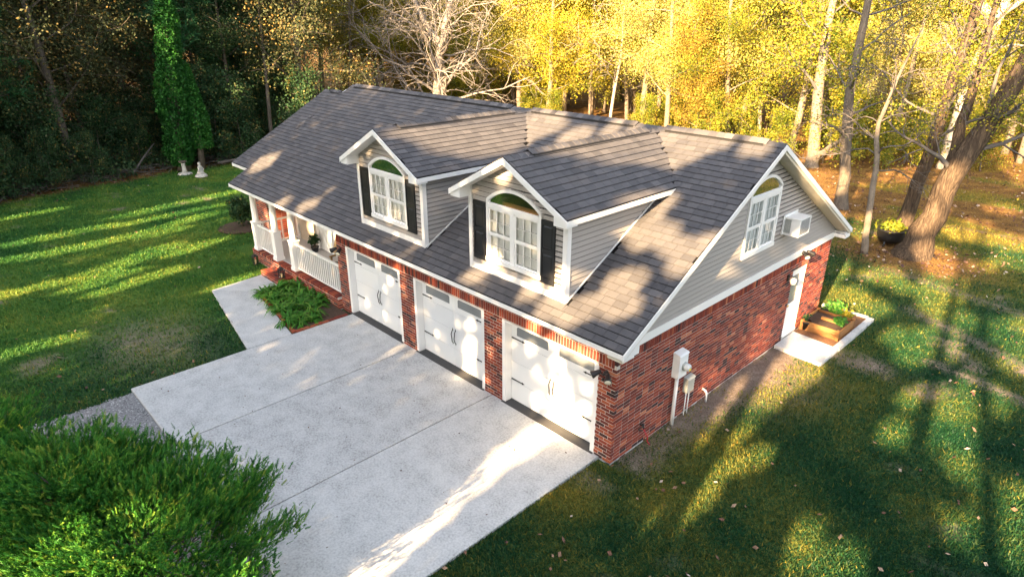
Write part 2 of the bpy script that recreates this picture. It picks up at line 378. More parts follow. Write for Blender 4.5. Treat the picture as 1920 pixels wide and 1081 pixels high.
slab('slab', [(-14.51,-2.425),(-13.45,-1.405),(-13.36,-.67),(-14.72,-.67)], -.1, .034, walk, tone=.58)
pad = tag(bpy.data.objects.new('side_pad', None), kind='structure'); COL.objects.link(pad)
slab('slab', [(.04,7.22),(1.34,7.10),(1.34,8.26),(.04,8.40)], -.08, .07, pad, tone=.62)
# gravel by the drive
ys = np.random.default_rng(4)
b = MB(); b.add([(-9.6,-16,.0),(-.4,-16,.0),(-.4,-6.15,.0),(-9.55,-6.15,.0)], [(0,1,2,3)])
gb = obj('gravel_bed', b, M_GRAVEL, kind='structure')
n = 9000; px = ys.uniform(-9.7,-5.5,n); py = ys.uniform(-9.0,-6.16,n)
k = px > -9.6+.25*(fbm(px*0, py*2.1, 5)-.5); px, py = px[k], py[k]; n = len(px)
sz = ys.uniform(.012,.032,n)[:,None,None]
octa = np.array([(1,0,0),(0,1,0),(-1,0,0),(0,-1,0),(0,0,1.)])
ang = ys.uniform(0,6.28,n); ca, sa = np.cos(ang), np.sin(ang)
v = octa[None]*.8*ys.uniform(.6,1.2,(n,5,1))
vx = v[:,:,0]*ca[:,None]-v[:,:,1]*sa[:,None]; vy = v[:,:,0]*sa[:,None]+v[:,:,1]*ca[:,None]
v = np.stack([vx, vy, v[:,:,2]*.8], 2)*sz + np.stack([px, py, np.full(n, .002)], 1)[:,None]
f = np.array([(0,1,4),(1,2,4),(2,3,4),(3,0,4)])[None] + (np.arange(n)*5)[:,None,None]
npobj('gravel', v.reshape(-1,3), f.reshape(-1,3), np.repeat(ys.uniform(0,1,n),4), M_GRAVEL, kind='stuff')

# ================================================================ HOUSE
XA, XW = -17.19, -18.59
OH, ZE, YR, ZR, RK = .336, 2.779, 5.072, 5.821, .343
YWE, YWR = .427, 4.615
SL = (ZR-ZE)/(YR+OH); D = 10.14; ZB = 2.48
LS = math.hypot(1, SL)                       # slope length per metre of y
def roofz(y): return ZE + SL*(y+OH)
D3 = (-3.175,-.435); D2 = (-6.522,-3.782); D1 = (-9.869,-7.129); XP = -10.383
house = thing('house', 'red brick house with grey shingle roof, two dormers and three white garage doors', 'house', (-8.6, 5.0, 0))
rng = random.Random(7)

# ---- bricks --------------------------------------------------------------
CH = ZB/32.0; BL, BG, BD = .200, .013, .10
singles = []       # (score, kind, tone, location, parent)
def brick_tone():
    q = rng.random()
    if q < .09: return rng.uniform(.02, .18)
    if q < .40: return rng.uniform(.2, .36)
    if q < .84: return rng.uniform(.36, .62)
    if q < .96: return rng.uniform(.62, .82)
    return rng.uniform(.82, 1)
class Wall:
    """a plane of bricks: origin o, horizontal direction u, outward normal n"""
    def __init__(s, parent, o, u, n): s.p = parent; s.o = np.array(o, float); s.u = np.array(u, float); s.n = np.array(n, float); s.list = []
    def put(s, a, b, z0, z1, jig=True, depth=BD, full=True, kind='h'):
        j = rng.uniform(-.002, .003) if jig else 0
        s.list.append((a, b, z0, z1, j, depth, full, kind, brick_tone()))
    def course(s, i, ranges, h=CH):
        z0 = i*h; z1 = z0 + h - BG; mod = BL + BG
        for (a, b, st) in ranges:
            x = a - (mod/2 if st else 0)
            while x < b - .02:
                l, r = max(x, a), min(x+BL, b)
                if r-l > .03: s.put(l, r, z0, z1, full=(r-l > BL-.001))
                x += mod
walls = []
fw = MB()                                     # mortar core of the front wall (bricks stand 8 mm proud of it)
g = .008
front = obj('front_wall', (fw.box(-.435,-g,g,.30,-.3,2.6).box(-3.782,-3.175,g,.30,-.3,2.6).box(-7.129,-6.522,g,.30,-.3,2.6).box(XP,-9.869,g,.30,-.3,2.6)
     .box(-3.175,-.435,g,.30,2.13,2.6).box(-6.522,-3.782,g,.30,2.13,2.6).box(-9.869,-7.129,g,.30,2.13,2.6)), M_MORTAR, house)
W = Wall(front, (0,0,0), (1,0,0), (0,-1,0)); walls.append(W)
piers = [(XP,-9.869),(-7.129,-6.522),(-3.782,-3.175),(-.435,0)]
TOPC = 27
for i in range(-1, TOPC+1):
    for k, (a, b) in enumerate(piers):
        st = i % 2
        if k == 3:
            b = -.113 if st else 0; q = b
            while q > a+.04:
                W.put(max(a, q-BL), q, i*CH, (i+1)*CH-BG, full=(q-BL >= a)); q -= BL+BG
            continue
        W.course(i, [(a, b, st)])
# soldier course over the doors and two header bands above
x = XP+.004; zs = 28*CH
while x < -.06:
    W.put(x, x+.066, zs, zs+.21, kind='s'); x += .0765
for r in (0,):
    z0 = zs+.22; x = XP + .05
    while x < -.02: W.put(max(x, XP), min(x+BL, 0), z0, z0+.066, full=False); x += BL+BG
sw = MB(); yd0, yd1, zd = 7.70, 8.56, 2.07
side = obj('side_wall', sw.box(-.30,-g,.30,yd0,-.3,2.6).box(-.30,-g,yd1,D-g,-.3,2.6).box(-.30,-g,yd0,yd1,zd,2.6), M_MORTAR, house)
W = Wall(side, (0,0,0), (0,1,0), (1,0,0)); walls.append(W)
for i in range(-1, 29):
    st = i % 2; z0 = i*CH
    rr = []
    a = 0 if st else .11
    top = z0 > zd - .03
    if not top: rr = [(a, yd0-.002, st), (yd1+.08, D, st)]
    else: rr = [(a, D, st)]
    W.course(i, rr)
    if not top: W.put(yd1+.005, yd1+.071, z0, z0+CH-BG, full=False)
y = 0.005; zs2 = 29*CH
while y < D-.06: W.put(y, y+.066, zs2, ZB-.005, kind='s2', full=False); y += .0765
# porch base, step and cap
pb = MB(); pb.box(-16.55, XP-.002, -.12, .4, -.3, .36); pbase = obj('porch_base', pb, M_MORTAR, house)
W = Wall(pbase, (0,-.12-g,0), (1,0,0), (0,-1,0)); walls.append(W)
for i in range(4): W.course(i, [(-16.55, XP-.003, i % 2)])
W2 = Wall(pbase, (XP-.002+g,0,0), (0,1,0), (1,0,0)); walls.append(W2)
for i in range(4): W2.course(i, [(-.128, 0, 0)])
x = -16.55
while x < XP-.07: W.put(x, x+.066, 4*CH+.002, 4*CH+.10, depth=.22, full=False); x += .0765
wl_ = MB(); wl_.box(-18.3+g, -16.85, .76+g, 1.05, -.3, 2.75); wl_.box(-17.1, -16.85-g, 1.05, 1.72, -.3, 2.75)
wing = obj('wing_wall', wl_, M_MORTAR, house)
W = Wall(wing, (-16.85,0,0), (0,1,0), (1,0,0)); walls.append(W)
for i in range(35): W.course(i, [(.76 if i % 2 else .87, 1.70, i % 2)])
W = Wall(wing, (0,.76,0), (1,0,0), (0,-1,0)); walls.append(W)
for i in range(35): W.course(i, [(-18.3, -16.85 if not i % 2 else -16.96, i % 2)])
st_ = MB(); st_.box(-14.74,-13.40,-.64,-.135,-.2,.185); step = obj('brick_step', st_, M_MORTAR, house)
W = Wall(step, (0,-.64-g,0), (1,0,0), (0,-1,0)); walls.append(W)
for i in range(2): W.course(i, [(-14.75,-13.39, i % 2)])
W = Wall(step, (-13.40+g,0,0), (0,1,0), (1,0,0)); walls.append(W)
for i in range(2): W.course(i, [(-.54,-.13, i % 2)])
# flat bricks on the landing
for r in range(5):
    x = -14.75 - (r % 2)*.1
    while x < -13.42:
        a, c = max(x, -14.75), min(x+.203, -13.39)
        if c-a > .04:
            bm_ = (a, c, -.645 + r*.102, -.645 + r*.102 + .094)
            walls[-1].list.append(('flat', bm_, brick_tone()))
        x += .213
# distribute: the 300 largest in view become objects of their own, the rest one mesh per wall
allb = []
for w in walls:
    for e in w.list:
        if e[0] == 'flat': continue
        a, b, z0, z1, j, dep, full, kind, tone = e
        c = w.o + w.u*(a+b)/2 + np.array([0,0,(z0+z1)/2])
        if full: allb.append((proj_area(c, w.n, (b-a)*(z1-z0)), id(e), w, e))
allb.sort(key=lambda q: -q[0]); pick = set(q[1] for q in allb[:296])
BRICK_ME = {}
def unit_brick(w, e):
    a, b, z0, z1, j, dep, full, kind, tone = e
    key = (tuple(w.u), tuple(w.n), round(b-a, 4), round(z1-z0, 4), dep, int(tone*14))
    if key not in BRICK_ME:
        m = MB(); brick_geo(m, np.zeros(3), w.u, w.n, b-a, z1-z0, dep, (int(tone*14)+.5)/14, True)
        BRICK_ME[key] = mb_mesh('brick', m, M_BRICK)
    return BRICK_ME[key]
def brick_geo(m, c, u, n, l, h, dep, tone, chamf=False):
    z = np.array([0,0,1.]); q = .004
    A = [c - u*l/2 - z*h/2 - n*dep, c + u*l/2 - z*h/2 - n*dep, c + u*l/2 + z*h/2 - n*dep, c - u*l/2 + z*h/2 - n*dep]
    B = [c - u*l/2 - z*h/2 - n*q, c + u*l/2 - z*h/2 - n*q, c + u*l/2 + z*h/2 - n*q, c - u*l/2 + z*h/2 - n*q]
    Cc = [c - u*(l/2-q) - z*(h/2-q), c + u*(l/2-q) - z*(h/2-q), c + u*(l/2-q) + z*(h/2-q), c - u*(l/2-q) + z*(h/2-q)]
    fs = [(8,9,10,11)]
    for i in range(4):
        j = (i+1) % 4; fs += [(i,j,4+j,4+i),(4+i,4+j,8+j,8+i)]
    vs = A+B+Cc
    if np.dot(np.cross(u, z), n) < 0: fs = [tuple(reversed(f)) for f in fs]
    m.add(vs, fs, tone)
hl = np.array(house.location)
for w in walls:
    m = MB()
    for e in w.list:
        if e[0] == 'flat':
            a, c, y0, y1 = e[1]; m.box(a, c, y0, y1, .12, .197 + rng.uniform(-.002,.002), e[2]); continue
        a, b, z0, z1, j, dep, full, kind, tone = e
        c = w.o + w.u*(a+b)/2 + np.array([0,0,(z0+z1)/2]) + w.n*j
        if id(e) in pick:
            o = bpy.data.objects.new('brick', unit_brick(w, e)); COL.objects.link(o); o.parent = w.p; o.location = c - hl
        else: brick_geo(m, c, w.u, w.n, b-a, z1-z0, dep, tone)
    if m.v: obj('brickwork', m, M_BRICK, w.p, kind='stuff')
# hidden sides of the house (rear, left), plain brick
rb = MB(); rb.box(-16.9,-.3,D-.28,D-.002,-.3,2.7); rb.box(-18.3,-18.02,1.05,8.4,-.3,2.9); rb.box(-18.3,-16.9,8.12,8.4,-.3,2.9)
obj('rear_wall', rb, M_BRICK, house)
fnd = MB(); fnd.box(-.34,.0,.0,D,-.3,-.012); obj('foundation', fnd, M_CONC, house)

# ---- roof -----------------------------------------------------------------
rd = MB(); T = .07
def slope_slab(m, x0, x1, y0, y1, zf, t=T, tone=.4):
    a = [(x0,y0,zf(y0)-t),(x1,y0,zf(y0)-t),(x1,y1,zf(y1)-t),(x0,y1,zf(y1)-t)]
    m.hexa(a, [(p[0],p[1],p[2]+t) for p in a], tone)
back = lambda y: ZR - SL*(y-YR)
wz = roofz(YWR); wback = lambda y: wz - SL*(y-YWR)
slope_slab(rd, XA, RK, -OH, YR, lambda y: roofz(y)-.02); slope_slab(rd, XA, RK, YR, 2*YR+OH, lambda y: back(y)-.02)
slope_slab(rd, XW, XA, YWE, YWR, lambda y: roofz(y)-.02); slope_slab(rd, XW, XA, YWR, 2*YWR-YWE, lambda y: wback(y)-.02)
roof = obj('roof', rd, flat('shadow_line_felt', (.012,.012,.013), rough=.95, spec=.05), house)  # near-black deck colour stands in for contact shadow under each course
DORM = [(-7.49,), (-2.886,)]
DX = [-7.49, -2.886]; DHW, DWW = 1.693, 1.428; DEZ, DPZ, DY0, DYF = 4.892, 5.80, -.228, .12
DK = (DPZ-DEZ)/DHW
EXP, TW = .172, .27; SH_ME = {}
def shingle_geo(m, c, u, s, n, w, l, tone):
    """c = middle of the butt edge; u along the course, s up the slope, n outward"""
    t0, t1 = .022, .010
    P = lambda a, b, h: c + u*a + s*b + n*h
    a = [P(-w/2,0,-.004), P(w/2,0,-.004), P(w/2,l,-.004), P(-w/2,l,-.004)]
    b = [P(-w/2,0,t0), P(w/2,0,t0), P(w/2,l,t1), P(-w/2,l,t1)]
    if np.dot(np.cross(u, s), n) > 0: m.hexa(a, b, tone)
    else: m.add(a+b, [tuple(reversed(f)) for f in [(3,2,1,0),(4,5,6,7),(0,1,5,4),(1,2,6,5),(2,3,7,6),(3,0,4,7)]], tone)
sh = []            # (score, plane key, c, u, s, n, w, tone)
def shingles(key, o, u, s, n, length, u0, u1, skip=None, e=EXP):
    o, u, s, n = [np.array(q, float) for q in (o, u, s, n)]; nrow = int(length/e + .5)
    e = length/nrow
    for r in range(nrow):
        x = u0 - rng.uniform(0, TW)
        while x < u1:
            a, b = max(x, u0), min(x+TW, u1); x += TW
            if b-a < .04: continue
            c = o + u*(a+b)/2 + s*(r*e - .002)
            if skip and skip(c + s*e*.5): continue
            w = b-a-.007
            q = rng.random(); tone = np.clip(rng.gauss(.47, .065), .05, 1)
            sh.append((proj_area(c, n, w*e), key, c, u, s, n, w, e-.011, float(tone)))  # shingle cut short so the near-black deck draws a shadow line
cs, sn = 1/LS, SL/LS
def in_dormer(p):
    for X in DX:
        dx = abs(p[0]-X)
        if dx < DWW and p[1] > DYF and p[2] < DPZ - .1 and p[2] < DPZ - DK*dx - .08: return True
        if dx < DHW and p[1] > DYF+.4 and p[2] > DEZ and p[2] < DPZ - DK*dx - .05: return True
    return False
shingles('main', (0,-OH,ZE), (1,0,0), (0,cs,sn), (0,-sn,cs), (YR+OH)*LS, XA, RK, in_dormer)
shingles('main', (0,YWE,roofz(YWE)), (1,0,0), (0,cs,sn), (0,-sn,cs), (YWR-YWE)*LS, XW, XA-.002)
shingles('rear', (0,2*YR+OH,ZE), (-1,0,0), (0,-cs,sn), (0,sn,cs), (YR+OH)*LS, -RK, -XA)
dl = math.hypot(1, DK); dc, ds = 1/dl, DK/dl
dorm_parts = []
for X in DX:
    below = lambda p: p[2] < roofz(p[1]) - .01 or p[1] > YR
    shingles('dr', (X+DHW,0,DEZ), (0,1,0), (-dc,0,ds), (ds,0,dc), DHW*dl, DY0, YR, below)
    shingles('dl', (X-DHW,0,DEZ), (0,-1,0), (dc,0,ds), (-ds,0,dc), DHW*dl, -YR, -DY0, below)
full = sorted([q for q in sh if q[6] > TW-.008], key=lambda q: -q[0])[:298]; pk = set(id(q) for q in full)
rest = MB()
for q in sh:
    sc_, key, c, u, s, n, w, l, tone = q
    if id(q) in pk:
        kk = (key, round(l, 4), int(tone*14))
        if kk not in SH_ME:
            m = MB(); shingle_geo(m, np.zeros(3), u, s, n, w, l, (int(tone*14)+.5)/14); SH_ME[kk] = mb_mesh('shingle', m, M_SHINGLE)
        o = bpy.data.objects.new('shingle', SH_ME[kk]); COL.objects.link(o); o.parent = roof; o.location = c - hl
    else: shingle_geo(rest, c, u, s, n, w, l, tone)
obj('shingles', rest, M_SHINGLE, roof, kind='stuff')
# ridge caps and the raised black ridge vents
def ridge_caps(a, b, half, drop, side, step=.19):
    """overlapping cap pieces along a ridge a->b; 'side' is the unit vector across"""
    m = MB(); a = np.array(a); b = np.array(b); L = np.linalg.norm(b-a); t = (b-a)/L; side = np.array(side, float); n = int(L/step)
    up = np.array([0,0,1.])
    for i in range(n):
        p = a + t*(i*L/n); q = a + t*((i+1)*L/n + .01); h0, h1 = .022, .010; tone = float(np.clip(rng.gauss(.45,.14), 0, 1))
        for sg in (-1, 1):
            A = [p + up*h0, q + up*h1, q + side*sg*half - up*(drop-h1), p + side*sg*half - up*(drop-h0)]
            B = [v - up*.02 for v in A]
            m.hexa(B, A, tone) if sg < 0 else m.hexa(A, B, tone)
    return m
def ridge_vent(a, b, half, drop, side):
    m = MB(); a = np.array(a); b = np.array(b); side = np.array(side, float); up = np.array([0,0,1.])
    for sg in (-1, 1):
        lo = [a, b, b + side*sg*half - up*drop, a + side*sg*half - up*drop]
        m.hexa([v + up*.01 for v in lo], [v + up*.055 for v in lo], .5)
    return m
rdrop = .16*SL
CAPS = MB()
def addmb(dst, src): dst.add(src.v, [f for f in src.f], .5); dst.t[-len(src.t):] = src.t
addmb(CAPS, ridge_caps((XA,YR,ZR),(RK,YR,ZR),.15,.15*SL,(0,1,0)))
addmb(CAPS, ridge_caps((XW,YWR,wz),(XA,YWR,wz),.15,.15*SL,(0,1,0)))
for X in DX: addmb(CAPS, ridge_caps((X,DY0,DPZ),(X,YR-.1,DPZ),.15,.15*DK,(1,0,0)))
obj('ridge_caps', CAPS, M_SHINGLE, roof, kind='stuff')
for a, b in ((-16.85,-8.1), (-7.15,-3.55), (-2.6,-.1)):
    v = obj('ridge_vent', ridge_vent((a,YR,ZR),(b,YR,ZR),.16,.16*SL,(0,1,0)), M_IRON, house)
    obj('ridge_cap', ridge_caps((a-.05,YR,ZR+.05),(b+.05,YR,ZR+.05),.148,.148*SL,(0,1,0)), M_SHINGLE, v)
v = obj('ridge_vent', ridge_vent((XW+.6,YWR,wz),(XA-.15,YWR,wz),.14,.14*SL,(0,1,0)), M_IRON, house)
obj('ridge_cap', ridge_caps((XW+.55,YWR,wz+.05),(XA-.1,YWR,wz+.05),.13,.13*SL,(0,1,0)), M_SHINGLE, v)
for X in DX:
    v = obj('ridge_vent', ridge_vent((X,.5,DPZ),(X,4.45,DPZ),.15,.15*DK,(1,0,0)), M_IRON, house)
    obj('ridge_cap', ridge_caps((X,.45,DPZ+.05),(X,4.5,DPZ+.05),.14,.14*DK,(1,0,0)), M_SHINGLE, v)

# ---- fascia, soffits, rakes -------------------------------------------------
for a_ in ((XA, RK, -OH-.02, -OH+.005, ZE-.125, ZE-.03), (XW, XA, YWE-.02, YWE+.005, roofz(YWE)-.125, roofz(YWE)-.03), (XA, RK, 2*YR+OH-.005, 2*YR+OH+.02, ZE-.125, ZE-.03)):
    m = MB(); m.box(*a_); obj('fascia', m, M_WHITE, house)
m = MB(); m.box(XA+.02, RK-.02, -OH+.006, .0, ZE-.12, ZE-.10); m.box(XA+.02, XP, 0, 1.7, ZE-.12, ZE-.10)
m.box(XW+.02, XA+.02, YWE+.006, .76, roofz(YWE)-.15, roofz(YWE)-.13); m.box(XA+.02, RK-.02, D, 2*YR+OH-.006, ZE-.12, ZE-.10)
obj('soffit', m, M_WHITE, house)
def rake(m, x, pts, h=.115, t=.025, dz=-.02):
    for (y0,z0),(y1,z1) in zip(pts[:-1], pts[1:]):
        a = [(x,y0,z0-h+dz),(x,y1,z1-h+dz),(x,y1,z1+dz),(x,y0,z0+dz)]
        m.hexa(a, [(p[0]+t,p[1],p[2]) for p in a])
m = MB(); rake(m, RK+.001, [(-OH-.02, ZE-.01),(YR,ZR),(2*YR+OH+.02,ZE-.01)]); obj('rake_board', m, M_WHITE, house)
m = MB(); rake(m, XA-.026, [(-OH-.02, ZE-.01),(YWE,roofz(YWE))]); rake(m, XA-.026, [(YWR,wz+.05),(YR,ZR),(YWR+2*(YR-YWR)+.3, ZR-SL*(YR-YWR+.3))])
rake(m, XW-.026, [(YWE-.02,roofz(YWE)-.01),(YWR,wz),(2*YWR-YWE,roofz(YWE))]); obj('rake_board', m, M_WHITE, house)
m = MB()                                     # ribbed soffit under the rake
for (y0, y1, zf) in ((-OH, YR, roofz), (YR, 2*YR+OH, back)):
    n = 44
    for i in range(n):
        a, b = y0+(y1-y0)*i/n, y0+(y1-y0)*(i+1)/n - .012
        q = [(.0,a,zf(a)-.20),(RK,a,zf(a)-.20),(RK,b,zf(b)-.20),(.0,b,zf(b)-.20)]
        m.hexa(q, [(p[0],p[1],p[2]+.07) for p in q], .5)
obj('rake_soffit', m, flat('cream_soffit', (.62,.57,.46), var=.05), house)
m = MB()
m.prism([(0,-OH,ZE-.16),(0,.16,ZE-.16),(0,.16,ZE+.08),(0,-OH,ZE-.16+.02)], (RK,0,0)); m.box(.0,RK-.004,-OH+.004,.02,ZE-.20,ZE-.155)
obj('cornice_return', m, M_WHITE, house); m = MB()
y2 = 2*YR+OH
m.box(.0,RK-.004,y2-.36,y2-.004,ZE-.26,ZE-.155)
obj('cornice_return', m, M_WHITE, house)

# ---- siding -----------------------------------------------------------------
def siding(parent, o, u, n, z0, z1, ext, exp=.112, cuts=(), tone=None):
    """ext(z) -> (a, b) along u; cuts: functions z -> (a, b) or None taken out of a row"""
    o, u, n = [np.array(q, float) for q in (o, u, n)]; zv = np.array([0,0,1.]); rows = int((z1-z0)/exp+.999)
    for r in range(rows):
        za, zb = z0+r*exp, min(z0+(r+1)*exp, z1)
        if zb-za < .015: continue
        a0, b0 = ext(za); a1, b1 = ext(zb)
        if b0-a0 < .03: continue
        if b1 < a1: a1 = b1 = (a1+b1)/2
        segs = [((a0,a1),(b0,b1))]
        for c in cuts:
            k0, k1 = c(za+.001), c(zb-.001); k = [q for q in (k0, k1) if q]
            if not k: continue
            ca, cb = min(q[0] for q in k), max(q[1] for q in k)
            mid = (ca+cb)/2; k0 = k0 or (mid, mid); k1 = k1 or (mid, mid)
            new = []
            for (l, rr) in segs:
                if cb <= max(l) or ca >= min(rr): new.append((l, rr)); continue
                if ca > min(l)+.01: new.append((l, (max(k0[0], l[0]), max(k1[0], l[1]))))
                if cb < max(rr)-.01: new.append(((min(k0[1], rr[0]), min(k1[1], rr[1])), rr))
            segs = new
        for (l, rr) in segs:
            P = lambda a, z, h: o + u*a + zv*z + n*h
            zb -= .018  # gap bares the near-black backing, imitating the shadow below each lap
            A = [P(l[0],za,-.02), P(rr[0],za,-.02), P(rr[1],zb,-.02), P(l[1],zb,-.02)]
            B = [P(l[0],za,.018), P(rr[0],za,.018), P(rr[1],zb,.004), P(l[1],zb,.004)]
            m = MB()
            if np.dot(np.cross(u, zv), n) > 0: m.hexa(A, B, rng.uniform(.35,.65))
            else: m.hexa(B, A, rng.uniform(.35,.65))
            obj('siding_board', m, M_SIDING, parent)
class Win:
    """an arched double window; u along the wall, n outward, c = centre at wall face"""
    def __init__(s, c, u, n, hw, z0, zr, zs, rise, lit=False, blind=M_BLIND):
        s.c = np.array(c, float); s.u = np.array(u, float); s.n = np.array(n, float); s.hw = hw; s.z0 = z0; s.zr = zr; s.zs = zs; s.rise = rise
        s.Rr = (hw*hw+rise*rise)/(2*rise); s.zc = zs+rise-s.Rr; s.cu = float(np.dot(s.c, s.u)); s.lit = lit
    def half(s, z):
        if z < s.z0 or z > s.zs+s.rise: return None
        return s.hw if z <= s.zs else math.sqrt(max(0, s.Rr**2-(z-s.zc)**2))
    def cut(s, z):
        h = s.half(z); return None if h is None else (s.cu-h+.012, s.cu+h-.012)
    def P(s, a, z, h): return s.c + s.u*a + np.array([0,0,z]) + s.n*h
    def blk(s, m, a0, a1, z0, z1, h0, h1, tone=.5):
        flip = np.dot(np.cross(s.u, (0,0,1)), s.n) < 0
        A = [s.P(a0,z0,h0), s.P(a1,z0,h0), s.P(a1,z1,h0), s.P(a0,z1,h0)]; B = [s.P(a0,z0,h1), s.P(a1,z0,h1), s.P(a1,z1,h1), s.P(a0,z1,h1)]
        m.hexa(B, A, tone) if flip else m.hexa(A, B, tone)
    def arcpts(s, inset=0, n=20):
        r = s.Rr-inset; hw = s.hw-inset; a0 = math.asin(min(1, hw/r)); return [(r*math.sin(a0*(2*i/n-1)), s.zc+r*math.cos(a0*(2*i/n-1))) for i in range(n+1)]
    def build(s, parent, back=None):
        m = MB(); f = .065; B = s.blk; hw = s.hw
        B(m,-hw,-hw+f,s.z0,s.zs,-.08,.05); B(m,hw-f,hw,s.z0,s.zs,-.08,.05); B(m,-hw-.02,hw+.02,s.z0-.05,s.z0+.045,-.08,.06)
        B(m,-hw+f,hw-f,s.zr-.05,s.zr+.05,-.05,.055); B(m,-.05,.05,s.z0+.045,s.zr-.05,-.05,.048)
        o_, i_ = s.arcpts(0), s.arcpts(f)
        for k in range(len(o_)-1):
            A = [s.P(*o_[k],-.08), s.P(*o_[k+1],-.08), s.P(*i_[k+1],-.08), s.P(*i_[k],-.08)]; Bq = [s.P(*o_[k],.05), s.P(*o_[k+1],.05), s.P(*i_[k+1],.05), s.P(*i_[k],.05)]
            m.hexa(Bq, A)
        w = obj('window', m, M_WHITE, parent)
        zm = (s.z0+s.zr)/2 - .02; za, zb = s.z0+.045, s.zr-.05
        for sg in (-1, 1):
            a0, a1 = (sg*.05, sg*(hw-f)); a0, a1 = min(a0,a1), max(a0,a1)
            for lo, hi, nn in ((za, zm, .012), (zm, zb, .024)):
                q = MB(); t = .042
                B(q,a0,a0+t,lo,hi,-.03,nn+.012); B(q,a1-t,a1,lo,hi,-.03,nn+.012); B(q,a0+t,a1-t,lo,lo+t,-.03,nn+.012); B(q,a0+t,a1-t,hi-t,hi,-.03,nn+.012)
                iw = (a1-a0-2*t)/3
                for k in (1, 2): B(q,a0+t+iw*k-.008,a0+t+iw*k+.008,lo+t,hi-t,-.012,nn+.003)
                zz = lo+t+(hi-lo-2*t)*.5; B(q,a0+t,a1-t,zz-.008,zz+.008,-.0125,nn+.002)
                obj('sash', q, M_WHITE, w)
                q = MB(); q.add([s.P(a0+t,lo+t,nn), s.P(a1-t,lo+t,nn), s.P(a1-t,hi-t,nn), s.P(a0+t,hi-t,nn)], [(0,1,2,3)] if np.dot(np.cross(s.u,(0,0,1)),s.n)>0 else [(3,2,1,0)])
                obj('pane', q, M_GLASS, w)
            q = MB(); z = za+.03; i = 0
            while z < zb-.01:
                j = .008*math.sin(i*.7+sg); A = [s.P(a0+.02,z+.046,-.052+j*.4), s.P(a1-.02,z+.046,-.052+j*.4), s.P(a1-.02,z,-.036), s.P(a0+.02,z,-.036)]
                q.add(A+[p-np.array([0,0,.004]) for p in A], [(0,1,2,3),(7,6,5,4),(0,4,5,1),(2,6,7,3)]); z += .052; i += 1
            obj('blind', q, M_BLIND, w, kind='stuff')
        q = MB(); i_ = s.arcpts(f+.001); pts = [s.P(*p, .015) for p in i_] + [s.P(hw-f,s.zr+.05,.015), s.P(-hw+f,s.zr+.05,.015)]
        q.add(pts, [tuple(range(len(pts)))]); obj('arch_pane', q, M_GLASS, w)
        q = MB(); B(q,-hw+f,hw-f,s.zr+.05,s.zr+.085,-.16,-.01); obj('ledge', q, M_WOOD, w)
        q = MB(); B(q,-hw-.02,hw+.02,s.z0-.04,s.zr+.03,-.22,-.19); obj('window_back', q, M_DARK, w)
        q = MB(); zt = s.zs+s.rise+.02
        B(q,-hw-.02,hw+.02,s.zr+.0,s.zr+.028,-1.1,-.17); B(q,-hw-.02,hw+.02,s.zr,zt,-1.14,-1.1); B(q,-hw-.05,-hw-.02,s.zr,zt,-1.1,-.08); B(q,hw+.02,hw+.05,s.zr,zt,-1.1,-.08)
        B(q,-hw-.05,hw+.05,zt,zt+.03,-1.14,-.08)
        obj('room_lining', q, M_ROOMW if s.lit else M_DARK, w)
        if s.lit:
            e = bpy.data.materials.new('ceiling_lamp_glow'); e.use_nodes = True; pb_ = e.node_tree.nodes['Principled BSDF']
            pb_.inputs['Emission Color'].default_value = (1,.75,.35,1); pb_.inputs['Emission Strength'].default_value = 5
            q = MB(); q.lathe([(.16,0),(.14,-.03),(.05,-.05)], tuple(s.P(.25, zt-.002, -.62)), 14); o = obj('ceiling_lamp', q, e, w)
        return w
def shutter(parent, c, u, n, w, z0, z1):
    s = Win(c, u, n, w/2, z0, z1, z1, .01); m = MB(); B = s.blk; h = w/2
    B(m,-h,h,z0,z1,.0,.022); zm = z0+(z1-z0)*.52
    for (a, b) in ((z0, z0+.11), (zm-.05, zm+.05), (z1-.09, z1)): B(m,-h,h,a,b,.022,.036)
    B(m,-h,-h+.055,z0+.11,z1-.09,.022,.0355); B(m,h-.055,h,z0+.11,z1-.09,.022,.0355)
    o = obj('shutter', m, M_SHUT, parent)
    for (a, b) in ((z0+.13, zm-.07), (zm+.07, z1-.11)):
        q = MB(); i = .02; x = h-.07
        A = [s.P(-x,a,.022), s.P(x,a,.022), s.P(x,b,.022), s.P(-x,b,.022)]; C2 = [s.P(-x+i,a+i,.034), s.P(x-i,a+i,.034), s.P(x-i,b-i,.034), s.P(-x+i,b-i,.034)]
        q.hexa(A, C2); obj('panel', q, M_SHUT, o)

# gable end
m = MB(); m.add([(-.09,.05,2.5),(-.09,D-.05,2.5),(-.09,D-.05,2.62),(-.09,YR,5.5),(-.09,.05,2.62)], [(0,1,2,3,4)])
gable = obj('gable_wall', m, M_DARK, house)
yl = lambda z: max(.0, (z+.14-ZE)/SL-OH)
GW = Win((0,5.2,0), (0,1,0), (1,0,0), .77, 3.30, 4.62, 4.76, .32)
siding(gable, (.0,0,0), (0,1,0), (1,0,0), 2.66, 5.66, lambda z: (yl(z), 2*YR-yl(z)), cuts=(GW.cut,))
wg = GW.build(house)
m = MB(); m.box(-.05,.035,-.02,D+.02,ZB+.002,2.66); obj('frieze_board', m, M_WHITE, house)

